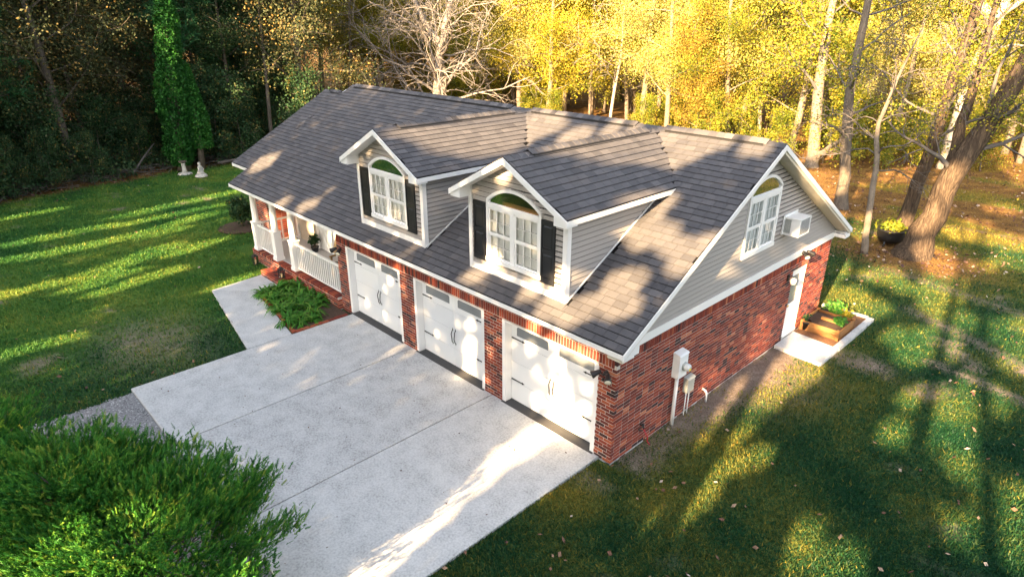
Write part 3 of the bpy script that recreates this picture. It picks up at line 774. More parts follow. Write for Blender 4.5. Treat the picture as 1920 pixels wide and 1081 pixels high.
# dormers
for di, X in enumerate(DX):
    m = MB(); zt = lambda x: DPZ - DK*abs(x-X) - .06
    # roof deck of the dormer, near-black so course gaps read as shadow
    for sg in (-1, 1):
        q = [(X,DY0,DPZ-.09),(X+sg*DHW,DY0,DEZ-.09),(X+sg*DHW,(DEZ-ZE)/SL-OH,DEZ-.09),(X,YR,DPZ-.09)]
        a = q if sg > 0 else q[::-1]; up = [(p[0],p[1],p[2]+.07) for p in a]
        m.hexa(a, up)
    dm = obj('dormer', m, MATS['shadow_line_felt'], house)
    zq = DPZ-.16; q = MB(); q.prism([(X-.62,DYF+.035,zq-.37),(X+.62,DYF+.035,zq-.37),(X,DYF+.035,zq)], (0,.02,0)); obj('gable_backing', q, M_DARK, dm)
    for sg in (-1, 1):
        q = MB(); A = [(X,DY0+.003,DPZ-.125),(X+sg*DHW,DY0+.003,DEZ-.125),(X+sg*DHW,DYF+.03,DEZ-.125),(X,DYF+.03,DPZ-.125)][::sg]; q.hexa(A, [(p[0],p[1],p[2]+.03) for p in A]); obj('soffit', q, M_WHITE, dm)
    Wd = Win((X-.04,DYF,0), (1,0,0), (0,-1,0), .81, 3.42, 4.63, 4.76, .31, lit=(di == 0))
    zb = roofz(DYF)
    siding(dm, (0,DYF,0), (1,0,0), (0,-1,0), zb+.17, DPZ-.12, lambda z: (max(X-DWW+.09, X-(DPZ-.08-z)/DK), min(X+DWW-.09, X+(DPZ-.08-z)/DK)), cuts=(Wd.cut,))
    for sg in (-1, 1):
        ye = lambda z: (z-ZE)/SL-OH-.03
        # cheek rows: the lower edge follows the roof
        o = np.array((X+sg*DWW,0,0)); rows = 17; exp = .112; z = zb
        while z < DEZ+.12:
            z1 = min(z+exp, DEZ+.13); y1a, y1b = ye(z), ye(z1)
            if y1b > DYF+.12:
                y1a = max(y1a, DYF+.10)
                z1 -= .018; q = MB(); h = lambda d_: X+sg*(DWW+d_)  # top trimmed so dark sheathing shows as the lap shadow
                A = [(h(-.03),DYF+.09,z),(h(-.03),y1a,z),(h(-.03),y1b,z1),(h(-.03),DYF+.09,z1)]; Bq = [(h(.018),DYF+.09,z),(h(.018),y1a,z),(h(.004),y1b,z1),(h(.004),DYF+.09,z1)]
                q.hexa(A, Bq, rng.uniform(.35,.65)) if sg > 0 else q.hexa(Bq, A, rng.uniform(.35,.65))
                obj('siding_board', q, M_SIDING, dm); z1 += .018
            z = z1
    q = MB()
    for sg in (-1, 1): q.box(X+sg*(DWW-.06),X+sg*(DWW-.04),DYF+.02,(DEZ-ZE)/SL-OH,2.9,DEZ+.1)
    q.box(X-DWW+.1,X-.04-.82,DYF+.03,DYF+.05,2.9,DEZ+.2); q.box(X-.04+.82,X+DWW-.1,DYF+.03,DYF+.05,2.9,DEZ+.2); q.box(X-.9,X+.9,DYF+.03,DYF+.05,2.9,3.4)
    obj('sheathing', q, M_DARK, dm)
    q = MB()
    for sg in (-1, 1):       # corner boards, eave fascias, rake boards, bird boxes
        x0 = X+sg*(DWW+.026); x1 = X+sg*(DWW-.085)
        q.box(x0,x1,DYF-.03,DYF+.09,zb-.03,DEZ+.06)
        yb = (DEZ-ZE)/SL-OH
        xe = X+sg*DHW; q.box(xe,xe+sg*.022,DY0,yb,DEZ-.125,DEZ-.025)
        q.box(X+sg*(DWW+.02),xe-sg*.002,DY0+.01,yb-.1,DEZ-.124,DEZ-.11)
        q.prism([(X+sg*(DHW+.022),DY0-.025,DEZ-.145),(X+sg*(DHW+.022),DY0-.025,DEZ-.025),(X,DY0-.025,DPZ-.015),(X,DY0-.025,DPZ-.14)][::sg], (0,.024,0))
        q.box(X+sg*(DWW-.06),xe-sg*.003,DY0+.003,DYF-.031,DEZ-.17,DEZ-.02)
        q.prism([(X+sg*(DWW-.06),DY0+.004,DEZ-.02),(xe-sg*.003,DY0+.004,DEZ-.02),(X+sg*(DWW-.06),DY0+.004,DEZ+.10)][::-sg], (0,DYF-DY0-.05,0))
    q.box(X-DWW+.085,X+DWW-.085,DYF-.02,DYF+.03,zb-.02,zb+.16)
    obj('trim', q, M_WHITE, dm)
    q = MB()
    q.hexa([(X-DWW-.06,DYF-.16,roofz(DYF-.16)+.018),(X+DWW+.06,DYF-.16,roofz(DYF-.16)+.018),(X+DWW+.06,DYF,roofz(DYF)+.018),(X-DWW-.06,DYF,roofz(DYF)+.018)],
           [(X-DWW-.06,DYF-.16,roofz(DYF-.16)+.03),(X+DWW+.06,DYF-.16,roofz(DYF-.16)+.03),(X+DWW+.06,DYF,roofz(DYF)+.03),(X-DWW-.06,DYF,roofz(DYF)+.03)])
    obj('flashing', q, M_SHINGLE, dm)
    Wd.build(house)
    for x in (X-1.09, X+.95): shutter(house, (x-.0,DYF-.012,0), (1,0,0), (0,-1,0), .38, 3.33, 4.65)
# step flashing beside each cheek is only a pale line
    for sg in (-1, 1):
        q = MB(); yb = (DEZ-ZE)/SL-OH-.02
        a, b = DYF, yb
        xx = X+sg*(DWW+.026)
        q.hexa([(xx,a,roofz(a)+.02),(xx+sg*.02,a,roofz(a)+.02),(xx+sg*.02,b,roofz(b)+.02),(xx,b,roofz(b)+.02)],
               [(xx,a,roofz(a)+.055),(xx+sg*.02,a,roofz(a)+.055),(xx+sg*.02,b,roofz(b)+.055),(xx,b,roofz(b)+.055)])
        obj('step_flashing', q, M_WHITE, dm)

# ---- garage doors -------------------------------------------------------------
def garage_door(x0, x1):
    d = MB(); yb = .20; H = 2.16; d.box(x0,x0+.10,.004,yb+.06,.02,2.128); d.box(x1-.10,x1,.004,yb+.06,.02,2.128); d.box(x0+.10,x1-.10,.02,yb+.06,2.10,2.128)
    g_ = obj('garage_door', d, M_WHITE, house); a, b = x0+.10, x1-.10; hs = 2.06/4; xm = (a+b)/2
    for k in range(4):
        p = MB(); z0 = .04+k*hs; z1 = z0+hs-.010; yy = yb
        p.box(a+.002,b-.002,yy+.012,yy+.05,z0,z1)
        for (l, r) in ((a+.004, xm-.012), (xm+.012, b-.004)):      # raised boards give the carriage-door look
            if k < 3:
                n = 1
                p.box(l, r, yy+.002, yy+.012, z0+.004, z1-.004)
            else:
                gl, gr = l+.16, r-.13; p.box(l, gl, yy+.002, yy+.012, z0+.004, z1-.004); p.box(gr, r, yy+.002, yy+.012, z0+.004, z1-.004)
                p.box(gl, gr, yy+.002, yy+.012, z0+.004, z0+.16); p.box(gl, gr, yy+.002, yy+.012, z1-.06, z1-.004)
        obj('panel', p, M_DOORW, g_)
    z0 = .04+3*hs
    for (l, r) in ((a+.004+.16, xm-.012-.13), (xm+.012+.16, b-.004-.13)):
        p = MB(); ya = yb+.006; zl, zh = z0+.16, z0+hs-.07
        pts = [(l,ya,zl),(r,ya,zl),(r,ya,zh-.10),(r-.05,ya,zh-.04),(r-.14,ya,zh),(l+.14,ya,zh),(l+.05,ya,zh-.04),(l,ya,zh-.10)]
        p.add(pts, [tuple(range(8))]); obj('window_pane', p, M_PANEG, g_)
        p = MB()
        for s_ in (0, 1):
            xx = l if s_ == 0 else r; sg = 1 if s_ == 0 else -1
            tri = [(xx,yb+.002,zh-.10),(xx+sg*.05,yb+.002,zh-.04),(xx+sg*.14,yb+.002,zh),(xx,yb+.002,zh)]
            p.prism(tri[::-sg], (0,.012,0))
        obj('corner_infill', p, M_DOORW, g_)
    for (x, s_) in ((a+.01, 1), (b-.01, -1)):
        for z in (.59, 1.66):
            p = MB(); yy = yb-.006
            p.prism([(x,yy,z-.018),(x+s_*.36,yy,z-.012),(x+s_*.36,yy,z+.012),(x,yy,z+.018)][::s_], (0,.008,0))
            p.prism([(x+s_*.34,yy,z-.032),(x+s_*.42,yy,z),(x+s_*.34,yy,z+.032)][::s_], (0,.008,0))
            obj('hinge', p, M_IRON, g_)
    for s_ in (-1, 1):
        x = xm+s_*.055; p = MB()
        p.tube([(x,yb-.002,.70),(x,yb-.03,.74),(x-s_*.012,yb-.045,.84),(x+s_*.012,yb-.045,.95),(x,yb-.03,1.02),(x,yb-.002,1.06)], [.009,.012,.012,.012,.012,.009], 6)
        p.prism([(x-.022,yb-.004,1.05),(x+.022,yb-.004,1.05),(x,yb-.004,1.12)], (0,.006,0)); p.prism([(x-.02,yb-.004,.71),(x,yb-.004,.65),(x+.02,yb-.004,.71)], (0,.006,0))
        obj('handle', p, M_IRON, g_)
    p = MB(); p.box(x0+.004,x1-.004,-.055,yb+.05,-.05,.036); p.box(a-.0,b+.0,yb+.0,yb+.04,.0365,.05)
    obj('threshold', p, M_ASPH, g_)
    return g_
for d in (D1, D2, D3): garage_door(*d)
q = MB(); q.box(-10.3,-.45,.9,1.0,0,2.6); obj('garage_interior', q, M_DARK, house)

# ---- side door ----------------------------------------------------------------
q = MB(); q.box(-.13,-.03,yd0,yd0+.07,.14,zd); q.box(-.13,-.03,yd1-.07,yd1,.14,zd); q.box(-.13,-.03,yd0+.07,yd1-.07,zd-.06,zd); q.box(-.14,.02,yd0,yd1,.07,.14)
sd = obj('side_door', q, M_WHITE, house)
q = MB(); q.box(-.12,-.075,yd0+.07,yd1-.07,.14,1.0); q.box(-.12,-.075,yd0+.07,yd0+.17,1.0,zd-.06); q.box(-.12,-.075,yd1-.17,yd1-.07,1.0,zd-.06); q.box(-.12,-.075,yd0+.17,yd1-.17,1.85,zd-.06)
obj('door_leaf', q, M_DOORW, sd)
q = MB()
for a, b in ((.22,.52),(.6,.92)): q.box(-.078,-.066,yd0+.16,yd1-.16,a,b)
obj('door_panel', q, M_DOORW, sd)
q = MB(); q.box(-.105,-.09,yd0+.17,yd1-.17,1.0,1.85); obj('pane', q, M_PANEG, sd)
q = MB(); q.lathe([(.012,0),(.012,.03),(.03,.04),(.03,.06),(.012,.07)], (-.03,yd0+.12,.98), 10); obj('knob', q, flat('brass', (.5,.35,.12), metal=1, rough=.3), sd)

# ---- porch ----------------------------------------------------------------------
q = MB(); q.box(-16.84,XP-.002,.11,1.7,.2,.43); pf = obj('porch_floor', q, flat('grey_porch_floor', (.43,.42,.42), rough=.6, var=.12, nscale=4), house)
q = MB(); q.box(-16.84,XP,1.72,1.8,.3,2.64); pw = obj('porch_wall', q, M_SIDING, house)
z = .45
while z < 2.62:
    z1 = min(z+.112, 2.63)
    for a, b in ((-16.83,-14.86), (-13.42,XP)):
        q = MB(); q.hexa([(a,1.72,z),(a,1.72,z1),(b,1.72,z1),(b,1.72,z)], [(a,1.685,z),(a,1.703,z1),(b,1.703,z1),(b,1.685,z)], rng.uniform(.35,.65)); obj('siding_board', q, flat('tan_siding', (.40,.34,.27), var=.06), pw)
    z = z1
q = MB(); q.box(-14.86,-14.70,1.64,1.72,.43,2.63); q.box(-13.58,-13.42,1.64,1.72,.43,2.63); q.box(-14.70,-13.58,1.64,1.72,2.5,2.63); fd = obj('front_door', q, M_WHITE, house)
q = MB(); q.box(-14.69,-13.59,1.66,1.70,.44,2.49); obj('door_leaf', q, M_DOORW, fd)
q = MB()
for a, b in ((-14.58,-14.2),(-14.08,-13.7)):
    for z0, z1 in ((.6,1.2),(1.32,2.35)): q.box(a,b,1.648,1.66,z0,z1)
obj('door_panel', q, M_DOORW, fd)
q = MB(); q.lathe([(.03,0),(.03,.05)], (-14.6,1.62,1.4), 8); obj('knob', q, M_IRON, fd)
q = MB(); q.box(XA+.05,XP,-.10,.02,2.48,2.63); obj('porch_beam', q, M_WHITE, house)
for x in (-16.28,-14.72,-13.37):
    q = MB(); q.box(x-.15,x+.15,-.15+.05,.15+.05,.40,.52); q.box(x-.13,x+.13,-.08,.18,.52,1.42); q.box(x-.15,x+.15,-.1,.2,1.42,1.47)
    p = obj('porch_post', q, M_WHITE, house)
    q = MB(); q.lathe([(.125,0),(.11,.04),(.105,.5),(.095,.98),(.12,1.0),(.12,1.03)], (x,.05,1.46), 18); obj('shaft', q, M_WHITE, p)
def railing(a, b, n):
    a = np.array(a, float); b = np.array(b, float); q = MB(); q.bar(a+(0,0,.93), b+(0,0,.93), .07, .06)
    r = obj('railing', q, M_WHITE, house); t = (b-a); q = MB(); q.bar(a+(0,0,.08), b+(0,0,.08), .05, .05); obj('bottom_rail', q, M_WHITE, r)
    for i in range(n):
        p = a + t*((i+.5)/n); q = MB(); q.box(p[0]-.018,p[0]+.018,p[1]-.018,p[1]+.018,p[2]+.105,p[2]+.90); obj('baluster', q, M_WHITE, r)
railing((-16.13,.05,.43), (-14.86,.05,.43), 9); railing((-13.23,.05,.43), (XP+.01,.05,.43), 22); railing((-16.36,.2,.43), (-16.36,1.62,.43), 6)
q = MB(); q.box(-16.42,-16.30,1.62,1.72,.43,1.5); obj('rail_post', q, M_WHITE, house)
# wing window seen over the porch rail
q = MB(); q.box(-16.845,-16.80,1.12,1.62,1.9,2.5); ww = obj('window', q, M_WHITE, house); q = MB(); q.box(-16.80,-16.79,1.18,1.56,1.96,2.44); obj('pane', q, M_PANEG, ww)

# ================================================================ THINGS FIXED TO OR NEAR THE HOUSE
M_GREYBOX = flat('grey_enamel', (.30,.32,.31), rough=.5); M_PVC = flat('grey_white_pvc', (.66,.66,.65), rough=.5); M_ENAM = flat('white_enamel', (.76,.76,.75), rough=.4)
M_LAMPG = flat('lamp_lens', (.62,.6,.5), rough=.25)
def ac_unit():
    t = thing('air_conditioner', 'white louvred window air conditioner jutting from the grey gable siding', 'air conditioner', (.2,6.72,3.42))
    y0, y1, z0, z1, x1 = 6.43, 7.04, 3.42, 3.86, .43
    m = MB(); e = .035
    m.box(.02,x1-.02,y0+.02,y1-.02,z0+.02,z1-.004); m.box(.0,x1,y0,y1,z1-.03,z1); m.box(.0,x1,y0,y1,z0,z0+.03)
    for x in (.0, x1-e):
        for y in (y0, y1-e): m.box(x,x+e,y,y+e,z0+.03,z1-.03)
    m.box(x1*.52,x1-e,y0+.001,y0+.02,z0+.03,z1-.03)
    obj('case', m, M_ENAM, t)
    m = MB(); n = 15
    for i in range(n):
        z = z0+.05+(z1-z0-.10)*i/(n-1); m.hexa([(x1-.02,y0+e,z-.010),(x1-.02,y1-e,z-.010),(x1-.003,y1-e,z-.002),(x1-.003,y0+e,z-.002)], [(x1-.02,y0+e,z-.004),(x1-.02,y1-e,z-.004),(x1-.003,y1-e,z+.004),(x1-.003,y0+e,z+.004)])
    obj('louvre', m, M_ENAM, t, kind='stuff')
    m = MB(); m.box(x1-.03,x1-.019,y0+e,y1-e,z0+.03,z1-.03); obj('coil', m, flat('dark_coil', (.10,.09,.08), rough=.7), t)
    m = MB()
    for i in range(9): x = .045+i*.018; m.box(x,x+.008,y0+.004,y0+.02,z0+.05,z1-.05)
    obj('side_vent', m, M_GREYBOX, t)
    m = MB(); m.box(.024,.05,y0-.06,y0,z0+.0,z1+.04); m.box(.024,.05,y1,y1+.10,z0,z1+.06); m.box(.024,.05,y0,y1,z1,z1+.05); obj('mounting_panel', m, M_ENAM, t)
ac_unit()
def meter():
    t = thing('electric_meter', 'white electric meter box with glass dial and thick conduit on the brick wall', 'electric meter', (.1,2.2,0))
    m = MB(); m.box(.002,.17,2.0,2.33,1.2,1.74); m.hexa([(.002,1.99,1.74),(.19,1.99,1.74),(.19,2.34,1.74),(.002,2.34,1.74)], [(.002,1.99,1.80),(.15,1.99,1.77),(.15,2.34,1.77),(.002,2.34,1.80)]); obj('box', m, M_ENAM, t)
    m = MB(); 
    for i in range(1): pass
    q = [];  n = 18
    def ring(x, r): return [(x, 2.2+r*math.cos(2*math.pi*j/n), 1.46+r*math.sin(2*math.pi*j/n)) for j in range(n)]
    def disc(mm, prof):
        vs = sum([ring(x, r) for x, r in prof], []); k = len(prof)
        fs = [(i*n+j, i*n+(j+1)%n, (i+1)*n+(j+1)%n, (i+1)*n+j) for i in range(k-1) for j in range(n)] + [tuple(range((k-1)*n, k*n))]
        mm.add(vs, fs, .5, True)
    disc(m, [(.17,.10),(.21,.10),(.215,.092)]); obj('meter_socket', m, M_GREYBOX, t)
    m = MB(); disc(m, [(.215,.085),(.29,.082),(.315,.06)]); obj('meter_dial', m, flat('meter_glass', (.55,.57,.58), rough=.12, spec=.8), t)
    m = MB(); m.box(.316,.319,2.165,2.235,1.405,1.455); obj('yellow_sticker', m, flat('sticker_yellow', (.75,.6,.04)), t)
    m = MB(); m.tube([(.09,2.10,1.2),(.09,2.10,-.1)], .042, 10); obj('conduit', m, M_PVC, t)
    m = MB(); m.tube([(.05,2.22,1.2),(.05,2.22,-.1)], .014, 6); obj('conduit', m, M_GREYBOX, t)
meter()
t = thing('cable_box', 'small grey cable box with two thin conduits, right of the electric meter', 'cable box', (.07,2.7,0))
m = MB(); m.box(.002,.12,2.56,2.83,.58,.92); m.hexa([(.002,2.55,.92),(.14,2.55,.92),(.14,2.84,.92),(.002,2.84,.92)],[(.002,2.55,.97),(.1,2.55,.95),(.1,2.84,.95),(.002,2.84,.97)]); obj('box', m, M_GREYBOX, t)
for y in (2.63, 2.76):
    m = MB(); m.tube([(.06,y,.58),(.06,y,-.1)], .014, 6); obj('conduit', m, M_PVC, t)
t = thing('vent_pipe', 'short white pipe standing by the foot of the brick gable wall', 'pipe', (.12,3.5,0))
m = MB(); m.tube([(.0,3.5,.26),(.08,3.5,.24),(.12,3.5,.18),(.12,3.5,-.1)], .028, 8); obj('pipe', m, M_PVC, t)
t = thing('garden_tap', 'wall tap with black hose end and red hose by the garage corner', 'tap', (.08,.95,.0))
m = MB(); m.tube([(-.01,.95,.50),(.10,.95,.50),(.12,.95,.44)], [.016,.018,.02], 8); m.lathe([(.035,0),(.035,.012)], (.09,.95,.53), 10); obj('spout', m, M_IRON, t)
m = MB(); m.tube([(.12,.95,.44),(.13,.96,.38),(.14,1.0,.30),(.16,1.05,.2),(.15,1.07,.08),(.2,1.1,.01)], .014, 7); obj('hose', m, flat('red_hose', (.35,.02,.03)), t)
m = MB(); m.tube([(.12,.88,.44),(.11,.80,.47),(.10,.78,.50),(.11,.82,.53),(.12,.92,.50)], .016, 7); obj('hose_end', m, M_IRON, t)

def floodlight(label, base, n, u):
    base = np.array(base, float); n = np.array(n, float); u = np.array(u, float); z = np.array([0,0,1.])
    t = thing('floodlight', label, 'floodlight', tuple(base), 'twin floodlights on the walls')
    m = MB(); m.tube([base, base+n*.05], [.055,.05], 12); m.tube([base+n*.05, base+n*.12], .02, 8); obj('bracket', m, M_IRON, t)
    for s in (-1, 1):
        m = MB(); a = base+n*.10+u*s*.03; d = (n*.9+u*s*.75-z*.55); d /= np.linalg.norm(d); b_ = a+u*s*.07+z*.03
        m.tube([a, b_], .014, 6); m.tube([b_-d*.03, b_+d*.02, b_+d*.10, b_+d*.15, b_+d*.17], [.035,.045,.06,.078,.075], 14); h = obj('lamp_head', m, M_IRON, t)
        m = MB(); m.tube([b_+d*.171, b_+d*.176], [.066,.060], 14); obj('lens', m, M_LAMPG, h)
    m = MB(); c = base+n*.09-z*.09; m.tube([c, c+n*.05-z*.02], [.03,.025], 10); obj('sensor', m, M_IRON, t)
floodlight('black twin floodlight at the garage corner beside the third door', (-.23,0,2.02), (0,-1,0), (1,0,0))
floodlight('black twin floodlight on the pier between porch and first garage door', (-10.14,0,1.98), (0,-1,0), (1,0,0))
floodlight('black floodlight under the gable siding, above the side door', (.035,8.0,2.55), (1,0,0), (0,1,0))
t = thing('wall_lantern', 'white glass lantern on a black arm beside the side door', 'wall lamp', (.05,7.38,1.95))
m = MB(); m.box(.0,.03,7.33,7.43,1.9,2.08); m.tube([(.02,7.38,2.02),(.12,7.38,2.07),(.16,7.38,2.02)], .012, 6); obj('arm', m, M_IRON, t)
m = MB(); m.lathe([(.02,.0),(.075,-.03),(.08,-.1),(.065,-.17),(.03,-.19)], (.16,7.38,2.03), 12); obj('shade', m, flat('opal_glass', (.78,.75,.68), rough=.2), t)
def candle_lantern(label, p):
    t = thing('lantern', label, 'lantern', p, 'black candle lanterns by the porch'); x, y, z = p; m = MB()
    m.box(x-.085,x+.085,y-.085,y+.085,z,z+.03); m.box(x-.085,x+.085,y-.085,y+.085,z+.29,z+.31)
    m.hexa([(x-.095,y-.095,z+.311),(x+.095,y-.095,z+.311),(x+.095,y+.095,z+.311),(x-.095,y+.095,z+.311)], [(x-.03,y-.03,z+.38),(x+.03,y-.03,z+.38),(x+.03,y+.03,z+.38),(x-.03,y+.03,z+.38)])
    for sx in (-1,1):
        for sy in (-1,1): m.box(x+sx*.075-.01,x+sx*.075+.01,y+sy*.075-.01,y+sy*.075+.01,z+.03,z+.29)
    m.tube([(x-.04,y,z+.38),(x-.05,y,z+.44),(x,y,z+.47),(x+.05,y,z+.44),(x+.04,y,z+.38)], .006, 5); obj('frame', m, M_IRON, t)
    m = MB(); m.box(x-.07,x+.07,y-.07,y+.07,z+.032,z+.288); obj('pane', m, M_GLASS, t)
    m = MB(); m.lathe([(.03,.0),(.03,.12),(.02,.125)], (x,y,z+.031), 10); obj('candle', m, M_CLOTH, t)
candle_lantern('black candle lantern on the lawn at the foot of the porch corner', (-15.95,-.32,-.0))
candle_lantern('black candle lantern standing on the brick step', (-13.56,-.44,.198))

# porch furniture
def chair():
    x, y, z = -11.75, .95, .43
    t = thing('porch_chair', 'wooden armchair with a black seat on the porch behind the white railing', 'chair', (x,y,z))
    m = MB(); m.hexa([(x-.28,y-.28,z+.40),(x+.28,y-.28,z+.40),(x+.28,y+.28,z+.36),(x-.28,y+.28,z+.36)],[(x-.28,y-.28,z+.45),(x+.28,y-.28,z+.45),(x+.28,y+.28,z+.41),(x-.28,y+.28,z+.41)]); obj('seat', m, M_IRON, t)
    m = MB(); m.hexa([(x-.28,y+.26,z+.42),(x+.28,y+.26,z+.42),(x+.28,y+.48,z+1.0),(x-.28,y+.48,z+1.0)],[(x-.28,y+.31,z+.42),(x+.28,y+.31,z+.42),(x+.28,y+.53,z+1.0),(x-.28,y+.53,z+1.0)]); obj('backrest', m, M_IRON, t)
    for sx in (-1,1):
        m = MB(); m.bar((x+sx*.33,y-.34,z+.64),(x+sx*.33,y+.42,z+.66),.08,.03); obj('armrest', m, M_TEAK, t)
        for yy in (-.28,.30):
            m = MB(); m.bar((x+sx*.33,y+yy,z),(x+sx*.33,y+yy*.98,z+.63),.05,.05); obj('leg', m, M_TEAK, t)
    m = MB(); m.bar((x-.33,y-.28,z+.36),(x+.33,y-.28,z+.36),.04,.06); m.bar((x-.33,y+.5,z+1.0),(x+.33,y+.5,z+1.0),.05,.05); obj('rail', m, M_TEAK, t)
chair()
def closed_umbrella():
    x, y, z = -12.35, 1.32, .43
    t = thing('closed_parasol', 'folded cream parasol standing in the corner of the porch', 'parasol', (x,y,z))
    m = MB(); m.lathe([(.22,0),(.22,.04),(.04,.07),(.03,.2)], (x,y,z), 14); obj('base', m, M_IRON, t)
    m = MB(); m.tube([(x,y,z+.1),(x,y,z+2.1)], .02, 8); obj('pole', m, M_TEAK, t)
    m = MB(); n = 20; prof = [(.30,.55),(.27,.8),(.20,1.1),(.16,1.35),(.10,1.75),(.03,2.0)]; vs = []
    for r, h in prof:
        for j in range(n): q = 2*math.pi*j/n; rr = r*(1+.28*(1 if j % 2 else -1)); vs.append((x+rr*math.cos(q), y+rr*math.sin(q), z+h))
    m.add(vs, [(i*n+j, i*n+(j+1)%n, (i+1)*n+(j+1)%n, (i+1)*n+j) for i in range(5) for j in range(n)], .5, False); obj('canopy', m, M_CLOTH, t)
closed_umbrella()
t = thing('side_table', 'small white table against the brick pier at the end of the porch', 'table', (-10.7,.5,.43))
m = MB(); m.box(-10.95,-10.45,.28,.72,.90,.94); obj('table_top', m, M_WHITE, t)
for sx in (-10.91,-10.49):
    for sy in (.32,.68):
        m = MB(); m.box(sx-.02,sx+.02,sy-.02,sy+.02,.43,.90); obj('leg', m, M_WHITE, t)

# ---------------------------------------------------------------- plants
def leaf_quads(rg, C, size, tone, elong=1.6, up=None, flat_=0.0):
    """diamond leaves (one quad each) round the centres C"""
    C = np.asarray(C, float); n = len(C)
    a = rg.normal(size=(n,3)); a[:,2] *= (1-flat_); a /= np.linalg.norm(a, axis=1)[:,None]
    h = rg.normal(size=(n,3)); b = np.cross(a, h); b /= np.linalg.norm(b, axis=1)[:,None]
    s = (np.asarray(size)*np.ones(n))[:,None]
    v = np.stack([C - a*s*elong*.5, C + b*s*.5, C + a*s*elong*.5, C - b*s*.5], 1)
    return v.reshape(-1,3), np.arange(4*n).reshape(n,4), np.clip(np.asarray(tone)*np.ones(n), 0, 1)
def strap_plant(rg, n, L, w, mat_, name='leaves', spread=1.0):
    vs = []; fs = []; tn = []
    for i in range(n):
        q = rg.uniform(0, 6.28); l = L*rg.uniform(.6, 1.15); e = rg.uniform(.45, 1.25); ww = w*rg.uniform(.7, 1.2)
        p = np.array([rg.normal()*.03, rg.normal()*.03, 0.]); d = np.array([math.cos(q)*math.cos(e), math.sin(q)*math.cos(e), math.sin(e)]); side = np.array([-math.sin(q), math.cos(q), 0]); t0 = rg.uniform(.15,.85); k = 5; o = len(vs)
        for j in range(k+1):
            hw = ww*(1 - (j/k)**2)*.5 + .001; vs += [p-side*hw, p+side*hw]; p = p + d*l/k; d = d - np.array([0,0,.34*spread]); d /= np.linalg.norm(d)
        for j in range(k): fs.append((o+2*j, o+2*j+1, o+2*j+3, o+2*j+2)); tn.append(t0)
    return np.array(vs), np.array(fs), tn
rg = np.random.default_rng(12)
bed = MB(); bed.add([(-13.30,-1.48,.03),(-9.77,-1.96,.03),(-9.77,-.14,.03),(-13.36,-.14,.03)], [(0,1,2,3)]); obj('flower_bed_soil', bed, M_SOIL, kind='structure')
edge = thing('brick_edging', 'row of loose red bricks edging the flower bed beside the concrete', 'brick edging', (-10.5,-1.5,0))
rr = random.Random(3)
def edging(a, b, sk=()):
    a = Vector((*a,0)); b = Vector((*b,0)); L = (b-a).length; n = int(L/.205); t = (b-a)/L
    for i in range(n):
        if i in sk: continue
        c = a + t*(i+.5)*L/n; u = Vector((t.x,t.y,0)); u.rotate(Matrix.Rotation(rr.uniform(-.09,.09),3,'Z')); v = Vector((-u.y,u.x,0)); h = rr.uniform(.05,.075); m = MB()
        A = [c+u*p*.098+v*q*.046 for p, q in ((-1,-1),(1,-1),(1,1),(-1,1))]; m.hexa([(p.x,p.y,-.02) for p in A], [(p.x,p.y,h) for p in A], rr.uniform(.3,.85)); obj('brick', m, M_BRICK, edge)
edging((-13.15,-1.42),(-11.1,-1.70)); edging((-11.1,-1.70),(-9.80,-1.90)); edging((-9.80,-1.86),(-9.80,-.2))
protos = []
for k in range(4):
    t = thing('daylily', 'clump of arching green strap leaves in the flower bed', 'plant', (0,0,0), 'daylily clumps massed in the flower bed')
    v, f, tn = strap_plant(rg, 44, .62, .055, L_LILY, spread=1.5); o = npobj('leaves', v, f, tn, L_LILY, t); protos.append(t)
pts = []
for i in range(600):
    x, y = rg.uniform(-13.2,-10.1), rg.uniform(-1.75,-.3)
    if y < -1.35 - .16*(x+13.2)/1.1*.9+.02 and y < -1.4-.13*(x+13.2): continue
    if x > -10.9 and y > -.75: continue
    if all((x-a)**2+(y-b_)**2 > .30**2 for a, b_ in pts): pts.append((x,y))
for i, (x, y) in enumerate(pts):
    o = protos[i] if i < 4 else copy_tree(protos[i % 4])
    o.location = (x,y,.03); o.rotation_euler = (0,0,rg.uniform(0,6.28)); q = rg.uniform(.75,1.15); o.scale = (q,q,q)
# leafy shrubs built from stems and leaf quads
def shrub_mesh(rg, w, h, n, size, base_t=.4, k=9):
    C = []; stems = MB()
    for i in range(k):
        q = rg.uniform(0,6.28); e = rg.uniform(.0,.75)*w*.5; top = np.array([math.cos(q)*e, math.sin(q)*e, h*rg.uniform(.65,1)])
        mid = top*np.array([.5,.5,.55]); stems.tube([(0,0,-.05), mid, top], [.02*h,.014*h,.004*h], 5, .5)
        for s in range(int(n/k)):
            f = rg.uniform(.25,1)**.7; c = top*f*np.array([1,1,1]); C.append(c + rg.normal(size=3)*np.array([.13*w,.13*w,.09*h]))
    C = np.array(C); C[:,2] = np.maximum(C[:,2], .04)
    t = np.clip(base_t + rg.normal(size=len(C))*.2, 0, 1)
    return stems, leaf_quads(rg, C, size, t)
def shrub(label, cat, loc, w, h, n, size, lm, base_t=.4, name='shrub', group=None, sm=M_BARKD, k=9):
    t = thing(name, label, cat, loc, group); s, (v, f, tn) = shrub_mesh(rg, w, h, n, size, base_t, k)
    OFF[t.name] = (0,0,0); obj('stem', s, sm, t); npobj('foliage', v, f, tn, lm, t); OFF[t.name] = tuple(loc); return t
shrub('dark leafy shrub on the lawn beside the left porch post', 'shrub', (-20.75,1.2,0), 1.0, 1.25, 1500, .085, L_DARK, .5)
shrub('yellow green bush at the edge of the dark wood', 'bush', (-39.0,2.2,.1), 2.3, 2.1, 2200, .14, L_IVY, .85)
